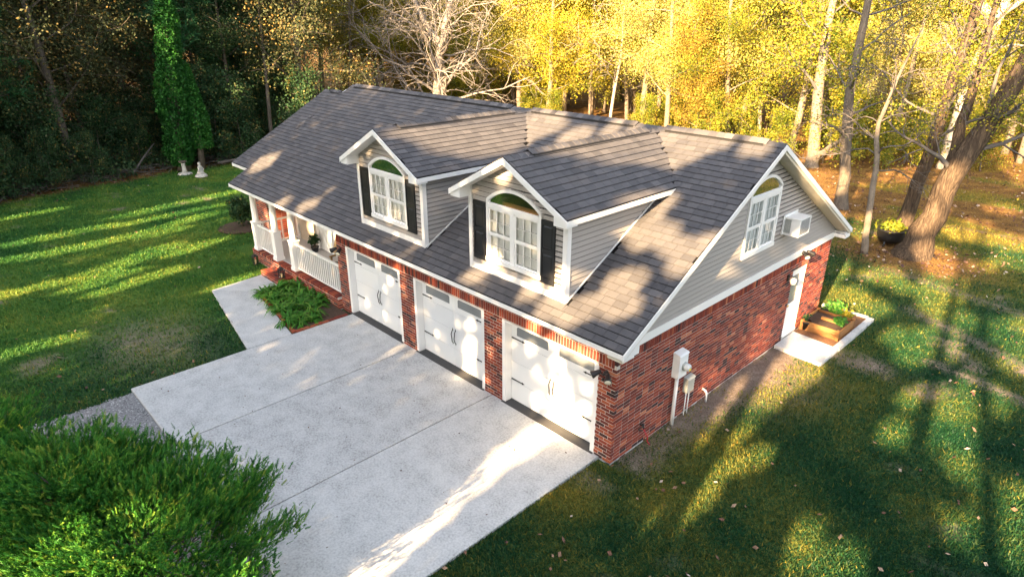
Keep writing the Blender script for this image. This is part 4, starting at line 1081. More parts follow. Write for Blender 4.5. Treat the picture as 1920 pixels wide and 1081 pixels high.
m = MB(); m.lathe([(1.0,0),(.8,.03),(.2,.05)], (-20.75,1.2,-.02), 16); obj('mulch_ring', m, M_SOIL, kind='structure')
def potted(label, loc, r, h, lm, n=160, size=.09, pm=M_IRON, fw=.5, fh=.45):
    t = thing('potted_plant', label, 'potted plant', loc); OFF[t.name] = (0,0,0)
    m = MB(); m.lathe([(r*.7,0),(r*.95,h*.8),(r*1.05,h*.82),(r*1.05,h),(r*.9,h),(r*.85,h*.9)], (0,0,0), 14); obj('pot', m, pm, t)
    s, (v, f, tn) = shrub_mesh(rg, fw, fh, n, size); v[:,2] += h*.9; f0 = obj('stem', s, M_BARKD, t); f0.location = (0,0,h*.8); npobj('foliage', v, f, tn, lm, t); OFF[t.name] = tuple(loc); return t
potted('small dark potted plant on the porch floor by the white door', (-14.55,1.35,.43), .14, .2, L_DARK)
# ---- raised bed and planter corner by the side door
cs_ = thing('concrete_edging', 'row of pale concrete edging blocks beside the raised bed', 'edging', (1.25,9.6,0))
y = 8.30; i = 0
while y < 10.85:
    m = MB(); l = .41; m.box(1.20,1.36,y,min(y+l,10.95),-.05,.075+.006*(i % 2), .5+.1*(i % 3)); obj('block', m, M_CONC, cs_); y += l+.012; i += 1
for k in range(4):
    m = MB(); x0 = -.15+k*.335; m.box(x0,x0+.325,10.90,11.02,-.05,.07+.005*(k % 2), .45); obj('block', m, M_CONC, cs_)
m = MB(); m.add([(.03,8.42,.02),(1.19,8.30,.02),(1.19,10.90,.02),(.03,10.90,.02)], [(0,1,2,3)]); obj('mulch_bed', m, mat('mulch', [(0,(.07,.035,.02)),(1,(.30,.15,.07))], rough=.95, namt=.5, nscale=25, bump=.8, bscale=45, bdist=.03), kind='structure')
rbx = thing('raised_bed', 'orange timber raised bed with dark soil beside the concrete pad', 'raised bed', (.65,9.3,0))
def plank(x0,x1,y0,y1,z0,z1): m = MB(); m.box(x0,x1,y0,y1,z0,z1,rr.uniform(.2,.8)); obj('plank', m, M_WOOD, rbx)
for z in (.02,.165):
    plank(.10,1.10,8.80,8.84,z,z+.138); plank(.10,1.10,9.88,9.92,z,z+.138); plank(.06,.10,8.80,9.92,z,z+.138); plank(1.10,1.14,8.80,9.92,z,z+.138)
for x in (.06,1.06):
    for y in (8.76,9.88): m = MB(); m.box(x,x+.08,y,y+.08,.0,.33); obj('corner_post', m, M_WOOD, rbx)
m = MB(); m.box(.10,1.10,8.84,9.88,.1,.24); obj('soil', m, M_SOIL, rbx)
m = MB(); m.box(.40,.95,9.35,9.42,.26,.34,.7); obj('divider', m, M_WOOD, rbx)
shrub('bright green leafy plant at the outer side of the raised bed', 'plant', (.93,9.32,.24), .42, .26, 240, .07, L_IVY, .7, name='leafy_plant')
shrub('bushy green plant behind the raised bed near the house corner', 'plant', (.45,10.30,.02), .6, .5, 260, .08, L_IVY, .75, name='leafy_plant')
shrub('yellowish low plant between the raised bed and rear edging', 'plant', (.80,10.25,.02), .45, .35, 200, .07, L_OLIVE, .7, name='leafy_plant')
potted('black pot with a few leaves against the brick wall by the raised bed', (.18,9.45-.55,.02), .15, .26, L_DARK, n=50, size=.06, fw=.25, fh=.2)
potted('second black pot tucked behind the raised bed at the wall', (.20,10.1,.02), .13, .22, L_DARK, n=30, size=.05, fw=.2, fh=.15)
# ---- black tub planter near the oak
t = thing('tub_planter', 'round black cauldron planter with green top beside the leaning oak', 'planter', (-.75,19.0,0))
m = MB(); m.lathe([(.22,.10),(.42,.2),(.5,.42),(.46,.58),(.52,.62),(.52,.66),(.44,.66),(.40,.56)], (-.75,19.0,-.05), 20); obj('cauldron', m, M_IRON, t)
for k in range(3):
    q = k*2.09+.4; m = MB(); m.tube([(-.75+.36*math.cos(q),19+.36*math.sin(q),.2),(-.75+.46*math.cos(q),19+.46*math.sin(q),-.06)], [.05,.035], 6); obj('leg', m, M_IRON, t)
m = MB(); m.lathe([(.42,.52),(.1,.56)], (-.75,19,-.02), 14); obj('soil', m, M_SOIL, t)
C = np.stack([rg.normal(size=260)*.24-.75, rg.normal(size=260)*.24+19.1, .60+np.abs(rg.normal(size=260))*.12], 1)
v, f, tn = leaf_quads(rg, C, .10, rg.uniform(.2,.8,260)); npobj('foliage', v, f, tn, L_OLIVE, t)
# ---- statue and pedestal at the wood's edge
M_STONE = mat('white_stone', [(0, (.28,.27,.24)), (1, (.56,.54,.50))], rough=.85, namt=.4, nscale=9, bump=.4, bscale=30)
t = thing('garden_statue', 'small white garden statue on the grass near the dark wood', 'statue', (-31.6,3.4,0))
m = MB(); m.lathe([(.34,-.02),(.32,.05),(.27,.10),(.24,.14)], (-31.6,3.4,0), 14); obj('plinth', m, M_STONE, t)
m = MB(); m.lathe([(.22,.13),(.18,.22),(.12,.36),(.11,.44),(.13,.52),(.07,.60),(.045,.62),(.07,.68),(.075,.73),(.045,.79),(.01,.80)], (-31.62,3.4,0), 12)
m.tube([(-31.53,3.33,.52),(-31.42,3.28,.38),(-31.46,3.25,.28)], [.045,.04,.03], 6); m.tube([(-31.7,3.48,.52),(-31.62,3.58,.38),(-31.55,3.52,.3)], [.045,.04,.03], 6); obj('figure', m, M_STONE, t)
t = thing('birdbath', 'weathered stone birdbath pedestal on a pale base at the wood edge', 'birdbath', (-32.9,2.95,0))
m = MB(); m.lathe([(.42,-.03),(.36,.03),(.2,.07)], (-32.9,2.95,0), 16); obj('base', m, M_STONE, t)
m = MB(); m.lathe([(.17,.06),(.12,.2),(.10,.5),(.11,.62)], (-32.9,2.95,0), 12); obj('pedestal', m, M_STONE, t)
m = MB(); m.lathe([(.09,.62),(.19,.66),(.22,.70),(.21,.72),(.16,.69),(.02,.67)], (-32.9,2.95,0), 18); obj('bowl', m, M_BARKD, t)

# ================================================================ TREES
def grow(rg, p, d, L, r, lvl, cfg, tubes, tips):
    n = cfg['seg'][lvl]; pts = [p.copy()]; dirs = []
    w = cfg['wander'][lvl]; up = cfg['up'][lvl]
    for i in range(n):
        d = d + rg.normal(size=3)*w + np.array([0,0,up]); d = d/np.linalg.norm(d)
        p = p + d*L/n; pts.append(p.copy()); dirs.append(d.copy())
    rad = [max(cfg['rmin'], r*(1-(i/n)*cfg['taper'][lvl])) for i in range(n+1)]
    tubes.append((pts, rad, lvl))
    last = lvl == len(cfg['kids'])
    if lvl >= cfg.get('tiplvl', 1):
        for i in range(1, n+1):
            if lvl > 0: tips.append(pts[i])
    if last: return
    k = cfg['kids'][lvl]; k = max(1, int(k*rg.uniform(.75,1.25))) if lvl else k; lo = cfg['first'][lvl]; az = rg.uniform(0,6.28)
    for j in range(k):
        f = lo + (1-lo)*(j+rg.uniform(.1,.9))/k; x = f*n; i = min(int(x), n-1); q = pts[i] + (pts[i+1]-pts[i])*(x-i)
        az += 2.4 + rg.uniform(-.5,.5); t = dirs[i]; a = np.cross(t, [0.31,0.2,.93] if abs(t[2]) < .9 else [1,0,0]); a /= np.linalg.norm(a); b_ = np.cross(t, a)
        an = cfg['ang'][lvl] + rg.uniform(-.22,.22); s = a*math.cos(az)+b_*math.sin(az); dd = t*math.cos(an)+s*math.sin(an)
        ll = L*cfg['len'][lvl]*(1-cfg['lenfall'][lvl]*f)*rg.uniform(.75,1.2); grow(rg, q, dd, ll, min(rad[i]*.62, max(cfg['rmin'], r*cfg['rk'][lvl]*(1-.5*f))), lvl+1, cfg, tubes, tips)
SIDES = [9, 5, 4, 3, 3]
def tubes_mesh(tubes, lv=None):
    m = MB()
    for pts, rad, l in tubes:
        if lv is None or l in lv: m.tube(pts, rad, SIDES[min(l,4)], .5, cap=(l == 0))
    return m
def leaves_at(rg, tips, per, sig, size, tone0, tvar, zmax=None):
    T = np.array(tips); T = T[vnoise(T[:,0]*.55+T[:,2]*.31+50, T[:,1]*.55+T[:,2]*.43+50, 7) > .33]; n = len(T)
    ct = rg.normal(size=n)*tvar*1.0
    C = np.repeat(T, per, 0) + rg.normal(size=(n*per,3))*sig; tn = tone0 + np.repeat(ct, per) + rg.normal(size=n*per)*tvar*.6
    k = C[:,2] > .3; C, tn = C[k], tn[k]
    return leaf_quads(rg, C, size*rg.uniform(.6,1.25,len(C)), tn)
DECID = dict(seg=[10,6,5], wander=[.05,.16,.2], up=[.03,.03,.0], taper=[.85,.8,.7], kids=[26,6], first=[.12,.25], ang=[1.15,.8], len=[.30,.5], lenfall=[.55,.3], rk=[.32,.4], rmin=.012, tiplvl=1)
def proto_tree(name, seed, H, r0, cfg, bark, leaf, per, sig, size, t0, tv, label, group, cat='tree'):
    rg = np.random.default_rng(seed); tubes = []; tips = []
    grow(rg, np.array([0,0,-.2]), np.array([rg.normal()*.05, rg.normal()*.05, 1.]), H, r0, 0, cfg, tubes, tips)
    t = thing(name, label, cat, (0,0,0), group)
    obj('trunk', tubes_mesh(tubes, (0,)), bark, t); obj('branches', tubes_mesh(tubes, (1,2,3,4)), bark, t)
    if leaf and per:
        v, f, tn = leaves_at(rg, tips, per, sig, size, t0, tv); npobj('crown', v, f, tn, leaf, t)
    return t
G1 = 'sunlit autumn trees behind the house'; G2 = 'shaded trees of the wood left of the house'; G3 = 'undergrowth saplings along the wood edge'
def cfg(**k): d = dict(DECID); d.update(k); return d
P_GOLD = [proto_tree('golden_tree', 11+i, 17+i*1.5, .22, cfg(first=[[.10,.18,.12][i],.25], kids=[30,6]), M_BARKP, [L_GOLD,L_TAN,L_OLIVE][i], [62,48,62][i], .36, .075, [.62,.75,.6][i], .2, ['golden yellow autumn tree with pale trunk in the sunlit wood','tan and straw coloured tree in the sunlit wood','olive and gold leafy tree in the sunlit wood'][i], G1) for i in range(3)]
P_RUST = [proto_tree('rust_tree', 31, 12, .15, cfg(first=[.08,.25], kids=[22,5]), M_BARKP, L_RUST, 34, .34, .088, .6, .22, 'small orange leaved tree in the sunlit wood', G1)]
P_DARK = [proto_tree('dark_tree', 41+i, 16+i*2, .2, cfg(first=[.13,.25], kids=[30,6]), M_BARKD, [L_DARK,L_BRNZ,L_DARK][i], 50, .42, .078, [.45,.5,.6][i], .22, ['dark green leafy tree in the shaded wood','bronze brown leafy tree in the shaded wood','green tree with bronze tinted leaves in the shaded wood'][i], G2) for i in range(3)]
P_BUSH = [proto_tree('sapling', 61+i, 4.5, .05, cfg(seg=[6,4,3], first=[.08,.25], kids=[16,5], len=[.42,.5]), M_BARKD, [L_DARK,L_OLIVE][i], 22, .22, .085, [.5,.5][i], .22, ['dark green sapling bush in the shaded wood','olive green sapling bush in the sunlit wood'][i], [G2,G1][i], 'sapling') for i in range(2)]
PINEC = dict(seg=[12,5,3], wander=[.02,.08,.15], up=[.02,.05,.06], taper=[.85,.75,.6], kids=[44,5], first=[.28,.3], ang=[1.35,.75], len=[.20,.45], lenfall=[.6,.2], rk=[.22,.5], rmin=.01, tiplvl=1)
def pine(seed, H, label, group):
    rg = np.random.default_rng(seed); tubes = []; tips = []
    grow(rg, np.array([0,0,-.2]), np.array([.02,.02,1.]), H, .2, 0, PINEC, tubes, tips)
    t = thing('pine_tree', label, 'tree', (0,0,0), group); obj('trunk', tubes_mesh(tubes, (0,)), M_BARKD, t); obj('branches', tubes_mesh(tubes, (1,2)), M_BARKD, t)
    T = np.array(tips); per = 16; n = len(T)*per; C = np.repeat(T, per, 0)+rg.normal(size=(n,3))*.09
    d = rg.normal(size=(n,3)); d /= np.linalg.norm(d, axis=1)[:,None]; h = rg.normal(size=(n,3)); b_ = np.cross(d, h); b_ /= np.linalg.norm(b_, axis=1)[:,None]
    v = np.stack([C - b_*.022, C + b_*.022, C + d*.42], 1); tn = np.clip(.5+np.repeat(rg.normal(size=len(T))*.2, per)+rg.normal(size=n)*.15, 0, 1)
    npobj('crown', v.reshape(-1,3), np.arange(3*n).reshape(n,3), tn, L_PINE, t); return t
P_PINE = [pine(71, 17, 'tall green pine in the shaded wood', G2)]
BARE = dict(seg=[9,7,5,4], wander=[.07,.17,.22,.25], up=[.02,.02,.0,-.02], taper=[.8,.8,.75,.7], kids=[16,6,5], first=[.18,.25,.2], ang=[1.05,.8,.75], len=[.42,.5,.5], lenfall=[.5,.3,.2], rk=[.35,.42,.5], rmin=.010, tiplvl=2)
def bare(name, seed, H, r0, c, bark, label, group=None, lean=(0,0), tw=None):
    rg = np.random.default_rng(seed); tubes = []; tips = []
    grow(rg, np.array([0,0,-.2]), np.array([lean[0],lean[1],1.]), H, r0, 0, c, tubes, tips)
    t = thing(name, label, 'tree', (0,0,0), group); obj('trunk', tubes_mesh(tubes, (0,)), bark, t); obj('branches', tubes_mesh(tubes, (1,2,3,4)), tw or M_TWIG, t); return t
def cfgb(**k): d = dict(BARE); d.update(k); return d
P_BARE = [bare('bare_tree', 81, 13, .14, cfgb(kids=[15,6,5]), M_BARKW, 'leafless pale tree in the sunlit wood', G1, tw=M_TWIGP), bare('bare_tree', 82, 12, .12, cfgb(kids=[13,5,4]), M_BARKP, 'leafless grey tree in the shaded wood', G2)]
POLE = dict(seg=[9,4,3], wander=[.03,.2,.2], up=[.03,.05,.0], taper=[.75,.8,.7], kids=[9,4], first=[.5,.3], ang=[.9,.8], len=[.16,.5], lenfall=[.3,.2], rk=[.3,.4], rmin=.012, tiplvl=1)
P_POLE = [proto_tree('thin_tree', 91, 15, .12, POLE, M_BARKP, L_OLIVE, 6, .35, .18, .6, .2, 'slender trunk with small high crown in the sunlit wood', G1),
          proto_tree('thin_tree', 92, 15, .13, POLE, M_BARKD, L_BRNZ, 6, .35, .18, .5, .2, 'slender trunk with small high crown in the shaded wood', G2)]
used = set(); BASE_LABEL = {}
def plant(proto, x, y, s=1.0, rz=None, z=0.0):
    rz = random.random()*6.28 if rz is None else rz
    if proto.name not in used: used.add(proto.name); o = proto; o.location = (x,y,z); o.rotation_euler = (0,0,rz); o.scale = (s,s,s)
    else: o = copy_tree(proto, (x,y,z), rz, s)
    d = Vector((x,y,0))-Vector(CAM_LOC); px = 960+FPX*d.dot(_r)/max(1, d.dot(_f)); lb = BASE_LABEL.setdefault(proto.name, proto['label'])
    if 'sunlit wood' in lb: zn = 'behind the left roof ridge' if px < 950 else 'behind the middle roof ridge' if px < 1250 else 'behind the right roof ridge' if px < 1500 else 'beyond the gable' if px < 1700 else 'behind the leaning oak'
    else: zn = 'at the left frame edge' if px < 130 else 'left of the ivy clad tree' if px < 310 else 'behind the left roof end' if px > 470 else 'right of the ivy clad tree'
    o['label'] = lb + ' ' + zn
    return o
random.seed(5)
placed = []
def scatter(n, xr, yr, ok, dmin, choose, smin=.8, smax=1.2):
    c = 0; tries = 0
    while c < n and tries < n*60:
        tries += 1; x, y = random.uniform(*xr), random.uniform(*yr)
        if not ok(x, y) or any((x-a)**2+(y-b_)**2 < dmin*dmin for a, b_ in placed): continue
        placed.append((x,y)); plant(choose(x, y), x, y, random.uniform(smin, smax)); c += 1
edge_x = lambda y: float(np.interp(y, EDGE_Y, EDGE_X))
def wt(*a):
    q = random.random()*sum(w for _, w in a)
    for p, w in a:
        q -= w
        if q <= 0: return p
    return a[-1][0]
# keep clear for the hand-placed trees
placed += [(-34.0,3.3),(-35.5,.8),(-34.2,5.6),(-36.5,3.2),(-33.5,1.8),(-37.0,24.2),(.35,18.4),(-1.06,17.2),(-4.05,23),(-8.9,31.2),(-3.2,36.5),(-.7,20.3)]
# left wood (in shade)
dark = lambda x, y: y < -8.7+.50*(6.1-x)
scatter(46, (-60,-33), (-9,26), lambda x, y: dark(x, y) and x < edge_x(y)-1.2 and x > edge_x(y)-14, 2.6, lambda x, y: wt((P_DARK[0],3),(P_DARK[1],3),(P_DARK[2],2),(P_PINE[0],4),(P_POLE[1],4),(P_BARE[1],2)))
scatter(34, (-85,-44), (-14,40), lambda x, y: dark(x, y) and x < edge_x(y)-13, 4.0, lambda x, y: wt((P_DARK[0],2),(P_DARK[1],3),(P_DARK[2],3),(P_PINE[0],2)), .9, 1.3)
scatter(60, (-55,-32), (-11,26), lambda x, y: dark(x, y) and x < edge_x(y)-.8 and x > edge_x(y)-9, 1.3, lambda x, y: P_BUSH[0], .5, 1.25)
# back wood (in the sun)
by = lambda x: 31 + max(0, x+10)*.85 if x > -52 else 24
scatter(66, (-58,14), (17,60), lambda x, y: not dark(x, y) and x < 14 and y > by(x) and y < by(x)+13, 2.6, lambda x, y: wt((P_GOLD[0],4),(P_GOLD[1],5),(P_GOLD[2],6),(P_RUST[0],1.5),(P_POLE[0],2),(P_BARE[0],2)))
scatter(60, (-95,20), (30,95), lambda x, y: not dark(x, y) and y > by(x)+12, 4.0, lambda x, y: wt((P_GOLD[0],4),(P_GOLD[1],4),(P_GOLD[2],4)), 1.0, 1.35)
scatter(46, (-56,12), (17,56), lambda x, y: not dark(x, y) and y > by(x)-1 and y < by(x)+9, 1.6, lambda x, y: wt((P_BUSH[1],4),(P_RUST[0],.2)), .5, 1.0)
for p in P_GOLD+P_RUST+P_DARK+P_BUSH+P_PINE+P_BARE+P_POLE:
    assert p.name in used, p.name

# ---- single trees -----------------------------------------------------------
def curve_tree(name, label, loc, stems, bark, cfgs, seed, crown=None, rk=.35, twig=M_TWIG, start=.48):
    """stems: list of (points, radii) relative to loc; limbs grow from their upper parts"""
    rg = np.random.default_rng(seed); t = thing(name, label, 'tree', loc); OFF[t.name] = (0,0,0); m = MB(); tubes = []; tips = []
    for pts, rad, kids, L in stems:
        P = np.array(pts, float); n = 14; s = np.linspace(0, len(P)-1, n); Q = np.stack([np.interp(s, range(len(P)), P[:,k]) for k in range(3)], 1); rr_ = np.interp(s, range(len(rad)), rad)
        Q[1:-1] += rg.normal(size=(n-2,3))*rr_[1:-1,None]*.12; m.tube(list(Q), list(rr_), 12, .5)
        az = rg.uniform(0,6)
        for j in range(kids):
            i = int(n*start + (n*(.98-start))*j/max(1,kids)); i = min(i, n-2); az += 2.4; t_ = Q[i+1]-Q[i]; t_ /= np.linalg.norm(t_); a = np.cross(t_, [0,1,.2]); a /= np.linalg.norm(a); b_ = np.cross(t_, a); an = rg.uniform(.7,1.2)
            d = t_*math.cos(an)+(a*math.cos(az)+b_*math.sin(az))*math.sin(an); grow(rg, Q[i], d, L*rg.uniform(.7,1.2), rr_[i]*rk, 1, cfgs, tubes, tips)
    obj('trunk', m, bark, t); obj('branches', tubes_mesh(tubes), twig, t)
    if crown:
        lm, per, sig, size, t0, tv = crown; v, f, tn = leaves_at(rg, tips, per, sig, size, t0, tv); npobj('crown', v, f, tn, lm, t)
    OFF[t.name] = tuple(loc); return t
curve_tree('oak_tree', 'huge old oak leaning right with a forked trunk, in the leaf litter', (.35,18.3,0), [
    ([(0,0,-.3),(.02,0,.15),(.12,.05,1.0),(.38,.1,2.3),(.66,.15,3.5),(1.15,.3,5.2),(1.75,.5,7.6),(2.6,.9,11),(3.2,1.5,16)], [.85,.60,.45,.40,.37,.32,.27,.2,.07], 10, 4.0),
    ([(.48,.2,2.9),(.36,.35,3.9),(.30,.4,5.0),(.40,.5,7.0),(.2,.8,10)], [.26,.21,.17,.12,.04], 6, 2.6)], M_BARKO, cfgb(kids=[12,6,4]), 5, (L_OLIVE,6,.3,.055,.6,.25), .28)
m = MB()
curve_tree('dark_trunk_tree', 'dark straight trunk standing just left of the leaning oak', (-.75,20.2,0), [([(0,0,-.3),(.05,0,.6),(.22,0,2.5),(.42,0,4.6),(.6,.1,8),(.7,.2,14)], [.42,.30,.24,.21,.17,.06], 10, 3.4)], M_BARKO, cfgb(kids=[12,5,4]), 6, (L_OLIVE,7,.3,.055,.6,.25))
curve_tree('slender_tree', 'thin pale trunk with twisting grey bare branches right of the gable', (-1.06,17.2,0), [([(0,0,-.2),(-.05,0,.7),(-.18,0,2.2),(-.25,0,3.4),(-.55,.0,4.6),(-.3,.2,6.2),(.1,.3,8)], [.15,.12,.11,.10,.08,.055,.02], 13, 2.7)], M_BARKP, cfgb(kids=[12,6,5], wander=[.07,.26,.3,.3], up=[0,-.02,-.02,-.03]), 17, None, .36)
curve_tree('dark_trunk_tree', 'dark trunk with a lit foot behind the right end of the gable roof', (-4.05,23.0,0), [([(0,0,-.3),(-.1,0,.5),(-.35,0,2.5),(-.7,0,5),(-.8,.3,9),(-.9,.5,14)], [.42,.27,.23,.2,.15,.05], 10, 3.2)], M_BARKD, cfgb(kids=[12,5,4]), 18, (L_OLIVE,5,.3,.065,.55,.25))
curve_tree('forked_tree', 'pale thick trunk forking low at the edge of the sunlit wood', (-8.9,31.2,0), [([(0,0,-.3),(0,0,.4),(-.2,0,2.5),(-.5,0,5),(-.6,.3,9),(-.4,.5,14)], [.5,.36,.32,.28,.2,.06], 9, 3.6), ([(.1,0,.5),(1.1,.0,1.5),(2.2,.1,2.3)], [.2,.14,.05], 3, 1.2)], M_BARKP, cfgb(kids=[12,5,4]), 19, (L_OLIVE,6,.35,.11,.6,.25))
curve_tree('white_limbed_tree', 'tall pale tree with bright spreading limbs behind the leaning oak', (-3.2,36.5,0), [([(0,0,-.3),(0,0,.5),(.0,0,3),(.25,0,6),(.7,0,8.4),(1.0,.3,12),(1.1,.5,17)], [.45,.34,.30,.27,.23,.15,.05], 9, 4.5), ([(.6,0,8.2),(-1.4,0,10),(-3.4,.2,11.2),(-6,0,11.4)], [.24,.18,.12,.04], 6, 2.6), ([(.7,0,8.4),(1.9,0,9.6),(3.3,0,10.8)], [.18,.13,.05], 4, 2.2)], M_BARKW, cfgb(kids=[12,5,4]), 20, (L_GOLD,5,.35,.09,.6,.25), .35, M_TWIGP)
curve_tree('white_forked_tree', 'pale leafless tree with drooping grey branches behind the roof ridge', (-37.0,24.3,0), [
    ([(0,0,-.3),(.05,0,1),(.35,0,3),(.75,0,5.2),(.95,.1,6.4)], [.5,.42,.36,.32,.3], 24, 8.0),
    ([(.95,.1,6.3),(-.5,-.3,7.8),(-1.7,-.5,9.8),(-2.6,-.7,12.5)], [.25,.2,.16,.06], 14, 5.0), ([(.95,.1,6.3),(1.35,.3,8.0),(1.9,.6,10),(2.4,.8,13)], [.28,.24,.18,.06], 14, 5.0)],
    M_BARKW, cfgb(kids=[12,7,6], up=[0,-.02,-.03,-.04], wander=[.07,.2,.25,.28]), 23, None, .34, M_TWIGP, .16)
# ---- ivy-covered column tree at the left wood edge
def column_tree():
    rg = np.random.default_rng(8); loc = (-34.0,3.3,0)
    t = thing('ivy_clad_tree', 'tall narrow bright green ivy clad tree before the dark wood', 'tree', loc); OFF[t.name] = (0,0,0)
    m = MB(); m.tube([(0,0,-.2),(0,.05,2),(-.1,.25,6),(-.1,.7,9.5),(-.1,1.0,13)], [.42,.32,.26,.2,.08], 8); m.tube([(.3,.9,-.2),(.35,1.0,1.5),(.3,1.1,4.2)], [.2,.16,.08], 7); obj('trunk', m, M_BARKD, t)
    n = 26000; z = .30 + 13.0*rg.uniform(0,1,n)**1.15; ax = np.interp(z, [0,4,9,13], [.0,.1,.72,1.05]); rad = np.interp(z, [.3,1.0,3,5,9,12,13.4], [.62,1.0,1.12,.95,.58,.4,.05])
    q = rg.uniform(0,6.28,n); nn = vnoise(q*1.6, z*1.1, 3)*.5+vnoise(q*4, z*3.2, 4)*.4; r = rad*(.55+.62*nn)*np.sqrt(rg.uniform(.35,1,n))
    C = np.stack([r*np.cos(q), ax + r*np.sin(q), z], 1)
    n2 = 5500; z2 = 1.2+4.6*rg.uniform(0,1,n2); r2 = np.interp(z2, [1.2,3,5.8], [.6,.62,.05])*np.sqrt(rg.uniform(.3,1,n2)); q2 = rg.uniform(0,6.28,n2)
    C = np.concatenate([C, np.stack([.3+r2*np.cos(q2), 1.15+r2*np.sin(q2), z2], 1)])
    tn = np.concatenate([.35+.5*(nn-.4), np.full(n2,.5)]) + rg.normal(size=len(C))*.14
    v, f, tn = leaf_quads(rg, C, rg.uniform(.06,.125,len(C)), tn); npobj('crown', v, f, tn, L_IVY, t); OFF[t.name] = loc
column_tree()
# ---- cedars in front of the camera
def cedar(label, loc, H, Rr, seed, n):
    rg = np.random.default_rng(seed); t = thing('cedar', label, 'tree', loc); OFF[t.name] = (0,0,0)
    m = MB(); m.tube([(0,0,-.2),(0,0,H*.5),(0,0,H*.95)], [.14,.09,.015], 8); 
    nb = 120; bp = []
    for i in range(nb):
        f = (i+rg.uniform())/nb; z = .15+ (H-.3)*f; q = i*2.4+rg.uniform(-.3,.3); rr_ = Rr*(1-f**2.2)**.5*rg.uniform(.72,1.04)+.05
        rr_ *= 1
        e = np.array([math.cos(q)*rr_, math.sin(q)*rr_, z+rr_*rg.uniform(.35,.7)]); s = np.array([0,0,z]); m.tube([s, s+(e-s)*.5-np.array([0,0,.04*rr_]), e], [.018,.012,.004], 4); bp.append((s,e))
    obj('trunk', m, M_BARKD, t)
    # sprays: a stem with alternating scale-leaf branchlets, many thin triangles
    k = 15; base = []
    for j in range(k):
        f = j/(k-1); side = 1 if j % 2 else -1; l = .055*(1-.6*f)+.016
        a = np.array([0,0,f*.17]); d = np.array([side*.62, rg.normal()*.45, .72]); d /= np.linalg.norm(d); w = np.array([.72*1, 0, -.62*side])*.0080 + np.array([0,.005,0])
        base += [a-w, a+w, a+d*l]
    d = np.array([0,0,1.]); base += [np.array([-.006,0,0]), np.array([.006,0,0]), np.array([0,0,.21]), np.array([0,-.006,0]), np.array([0,.006,0]), np.array([0,0,.20])]
    base = np.array(base); nt = len(base)//3
    C = []; Dv = []
    for i in range(n):
        s, e = bp[rg.integers(nb)]; f = rg.uniform(.25,1)**.42; c = s+(e-s)*f; o = (e-s); o[2] = abs(o[2])*.6; o /= np.linalg.norm(o)
        c = c + rg.normal(size=3)*np.array([.055,.055,.045])*Rr; dd = o*.7 + np.array([0,0,.75]) + rg.normal(size=3)*.38; C.append(c); Dv.append(dd/np.linalg.norm(dd))
    C = np.array(C); Dv = np.array(Dv); h = rg.normal(size=(n,3)); X = np.cross(h, Dv); X /= np.linalg.norm(X, axis=1)[:,None]; Y = np.cross(Dv, X); s = rg.uniform(.48,.92,n)
    v = (base[None,:,0,None]*X[:,None]+base[None,:,1,None]*Y[:,None]+base[None,:,2,None]*Dv[:,None])*s[:,None,None]+C[:,None]
    out = np.linalg.norm(C[:,:2],axis=1)/(Rr*np.clip(1-(np.clip(C[:,2]/H,0,.98))**2.2,.02,1)**.5+.05); tn = np.clip(.38+rg.normal(size=n)*.24+.25*(fbm(C[:,0]*1.3+9, C[:,1]*1.3+C[:,2], 61)-.5)*2, 0, 1)
    tt = np.clip(np.repeat(tn, nt)+np.tile(np.linspace(-.08,.2,nt), n), 0, 1)
    npobj('crown', v.reshape(-1,3), np.arange(3*nt*n).reshape(-1,3), tt, L_CEDAR, t); OFF[t.name] = loc
cedar('low spreading green cedar nearest the driveway edge', (-2.35,-7.75,0), 1.7, 2.05, 51, 18500)
cedar('taller feathery cedar in the middle of the three beside the gravel', (-4.1,-8.3,0), 1.95, 1.75, 53, 16000)
cedar('feathery cedar beside the gravel, at the left frame edge', (-6.3,-9.7,0), 2.0, 1.9, 52, 12500)
# ---- fallen logs and brush along the left wood edge
for (a, b_, r, lb) in (((-35.6,5.9,.25),(-37.2,9.4,.3),.12,'grey fallen log lying behind the birdbath'), ((-34.2,.6,.1),(-35.2,2.3,1.5),.06,'thin leaning dead branch left of the ivy clad tree'), ((-33.9,5.2,.14),(-33.7,8.2,.16),.09,'long fallen trunk on the litter near the roof corner'), ((-36.5,-1.0,.2),(-38.0,1.5,.2),.09,'pale fallen branch in the shaded litter')):
    t = thing('fallen_log', lb, 'log', a); m = MB(); a = np.array(a); b_ = np.array(b_); m.tube([a, (a+b_)/2+np.array([0,0,.06]), b_], [r,r*.85,r*.5], 7); m.tube([(a+b_)/2, (a+b_)/2+np.array([.3,.4,.35])], [r*.4,.01], 5); obj('trunk', m, M_TWIG, t)
rg = np.random.default_rng(77); m = MB()
for i in range(900):
    y = rg.uniform(-9,12); x = edge_x(y)-abs(rg.normal())*1.8-.1; L = rg.uniform(.3,1.6); q = rg.uniform(0,6.28); z = rg.uniform(.0,.3); d = np.array([math.cos(q)*L, math.sin(q)*L, rg.normal()*.25]); p = np.array([x,y,z+.05])
    m.tube([p, p+d*.5+rg.normal(size=3)*.06, p+d], [.018,.012,.004], 3, rg.uniform(0,1), cap=False)
obj('brushwood', m, M_TWIG, kind='stuff', label='tangle of dead twigs along the edge of the dark wood')
rg2 = np.random.default_rng(78); n = 2600; y = rg2.uniform(-9,13,n); x = np.interp(y, EDGE_Y, EDGE_X)-np.abs(rg2.normal(size=n))*2.6-.2
C = np.stack([x,y,rg2.uniform(.05,.7,n)**1.2], 1); C = np.repeat(C, 4, 0)+rg2.normal(size=(4*n,3))*.16; C[:,2] = np.abs(C[:,2]); k = fbm(C[:,0]*.5, C[:,1]*.5, 41) > .5
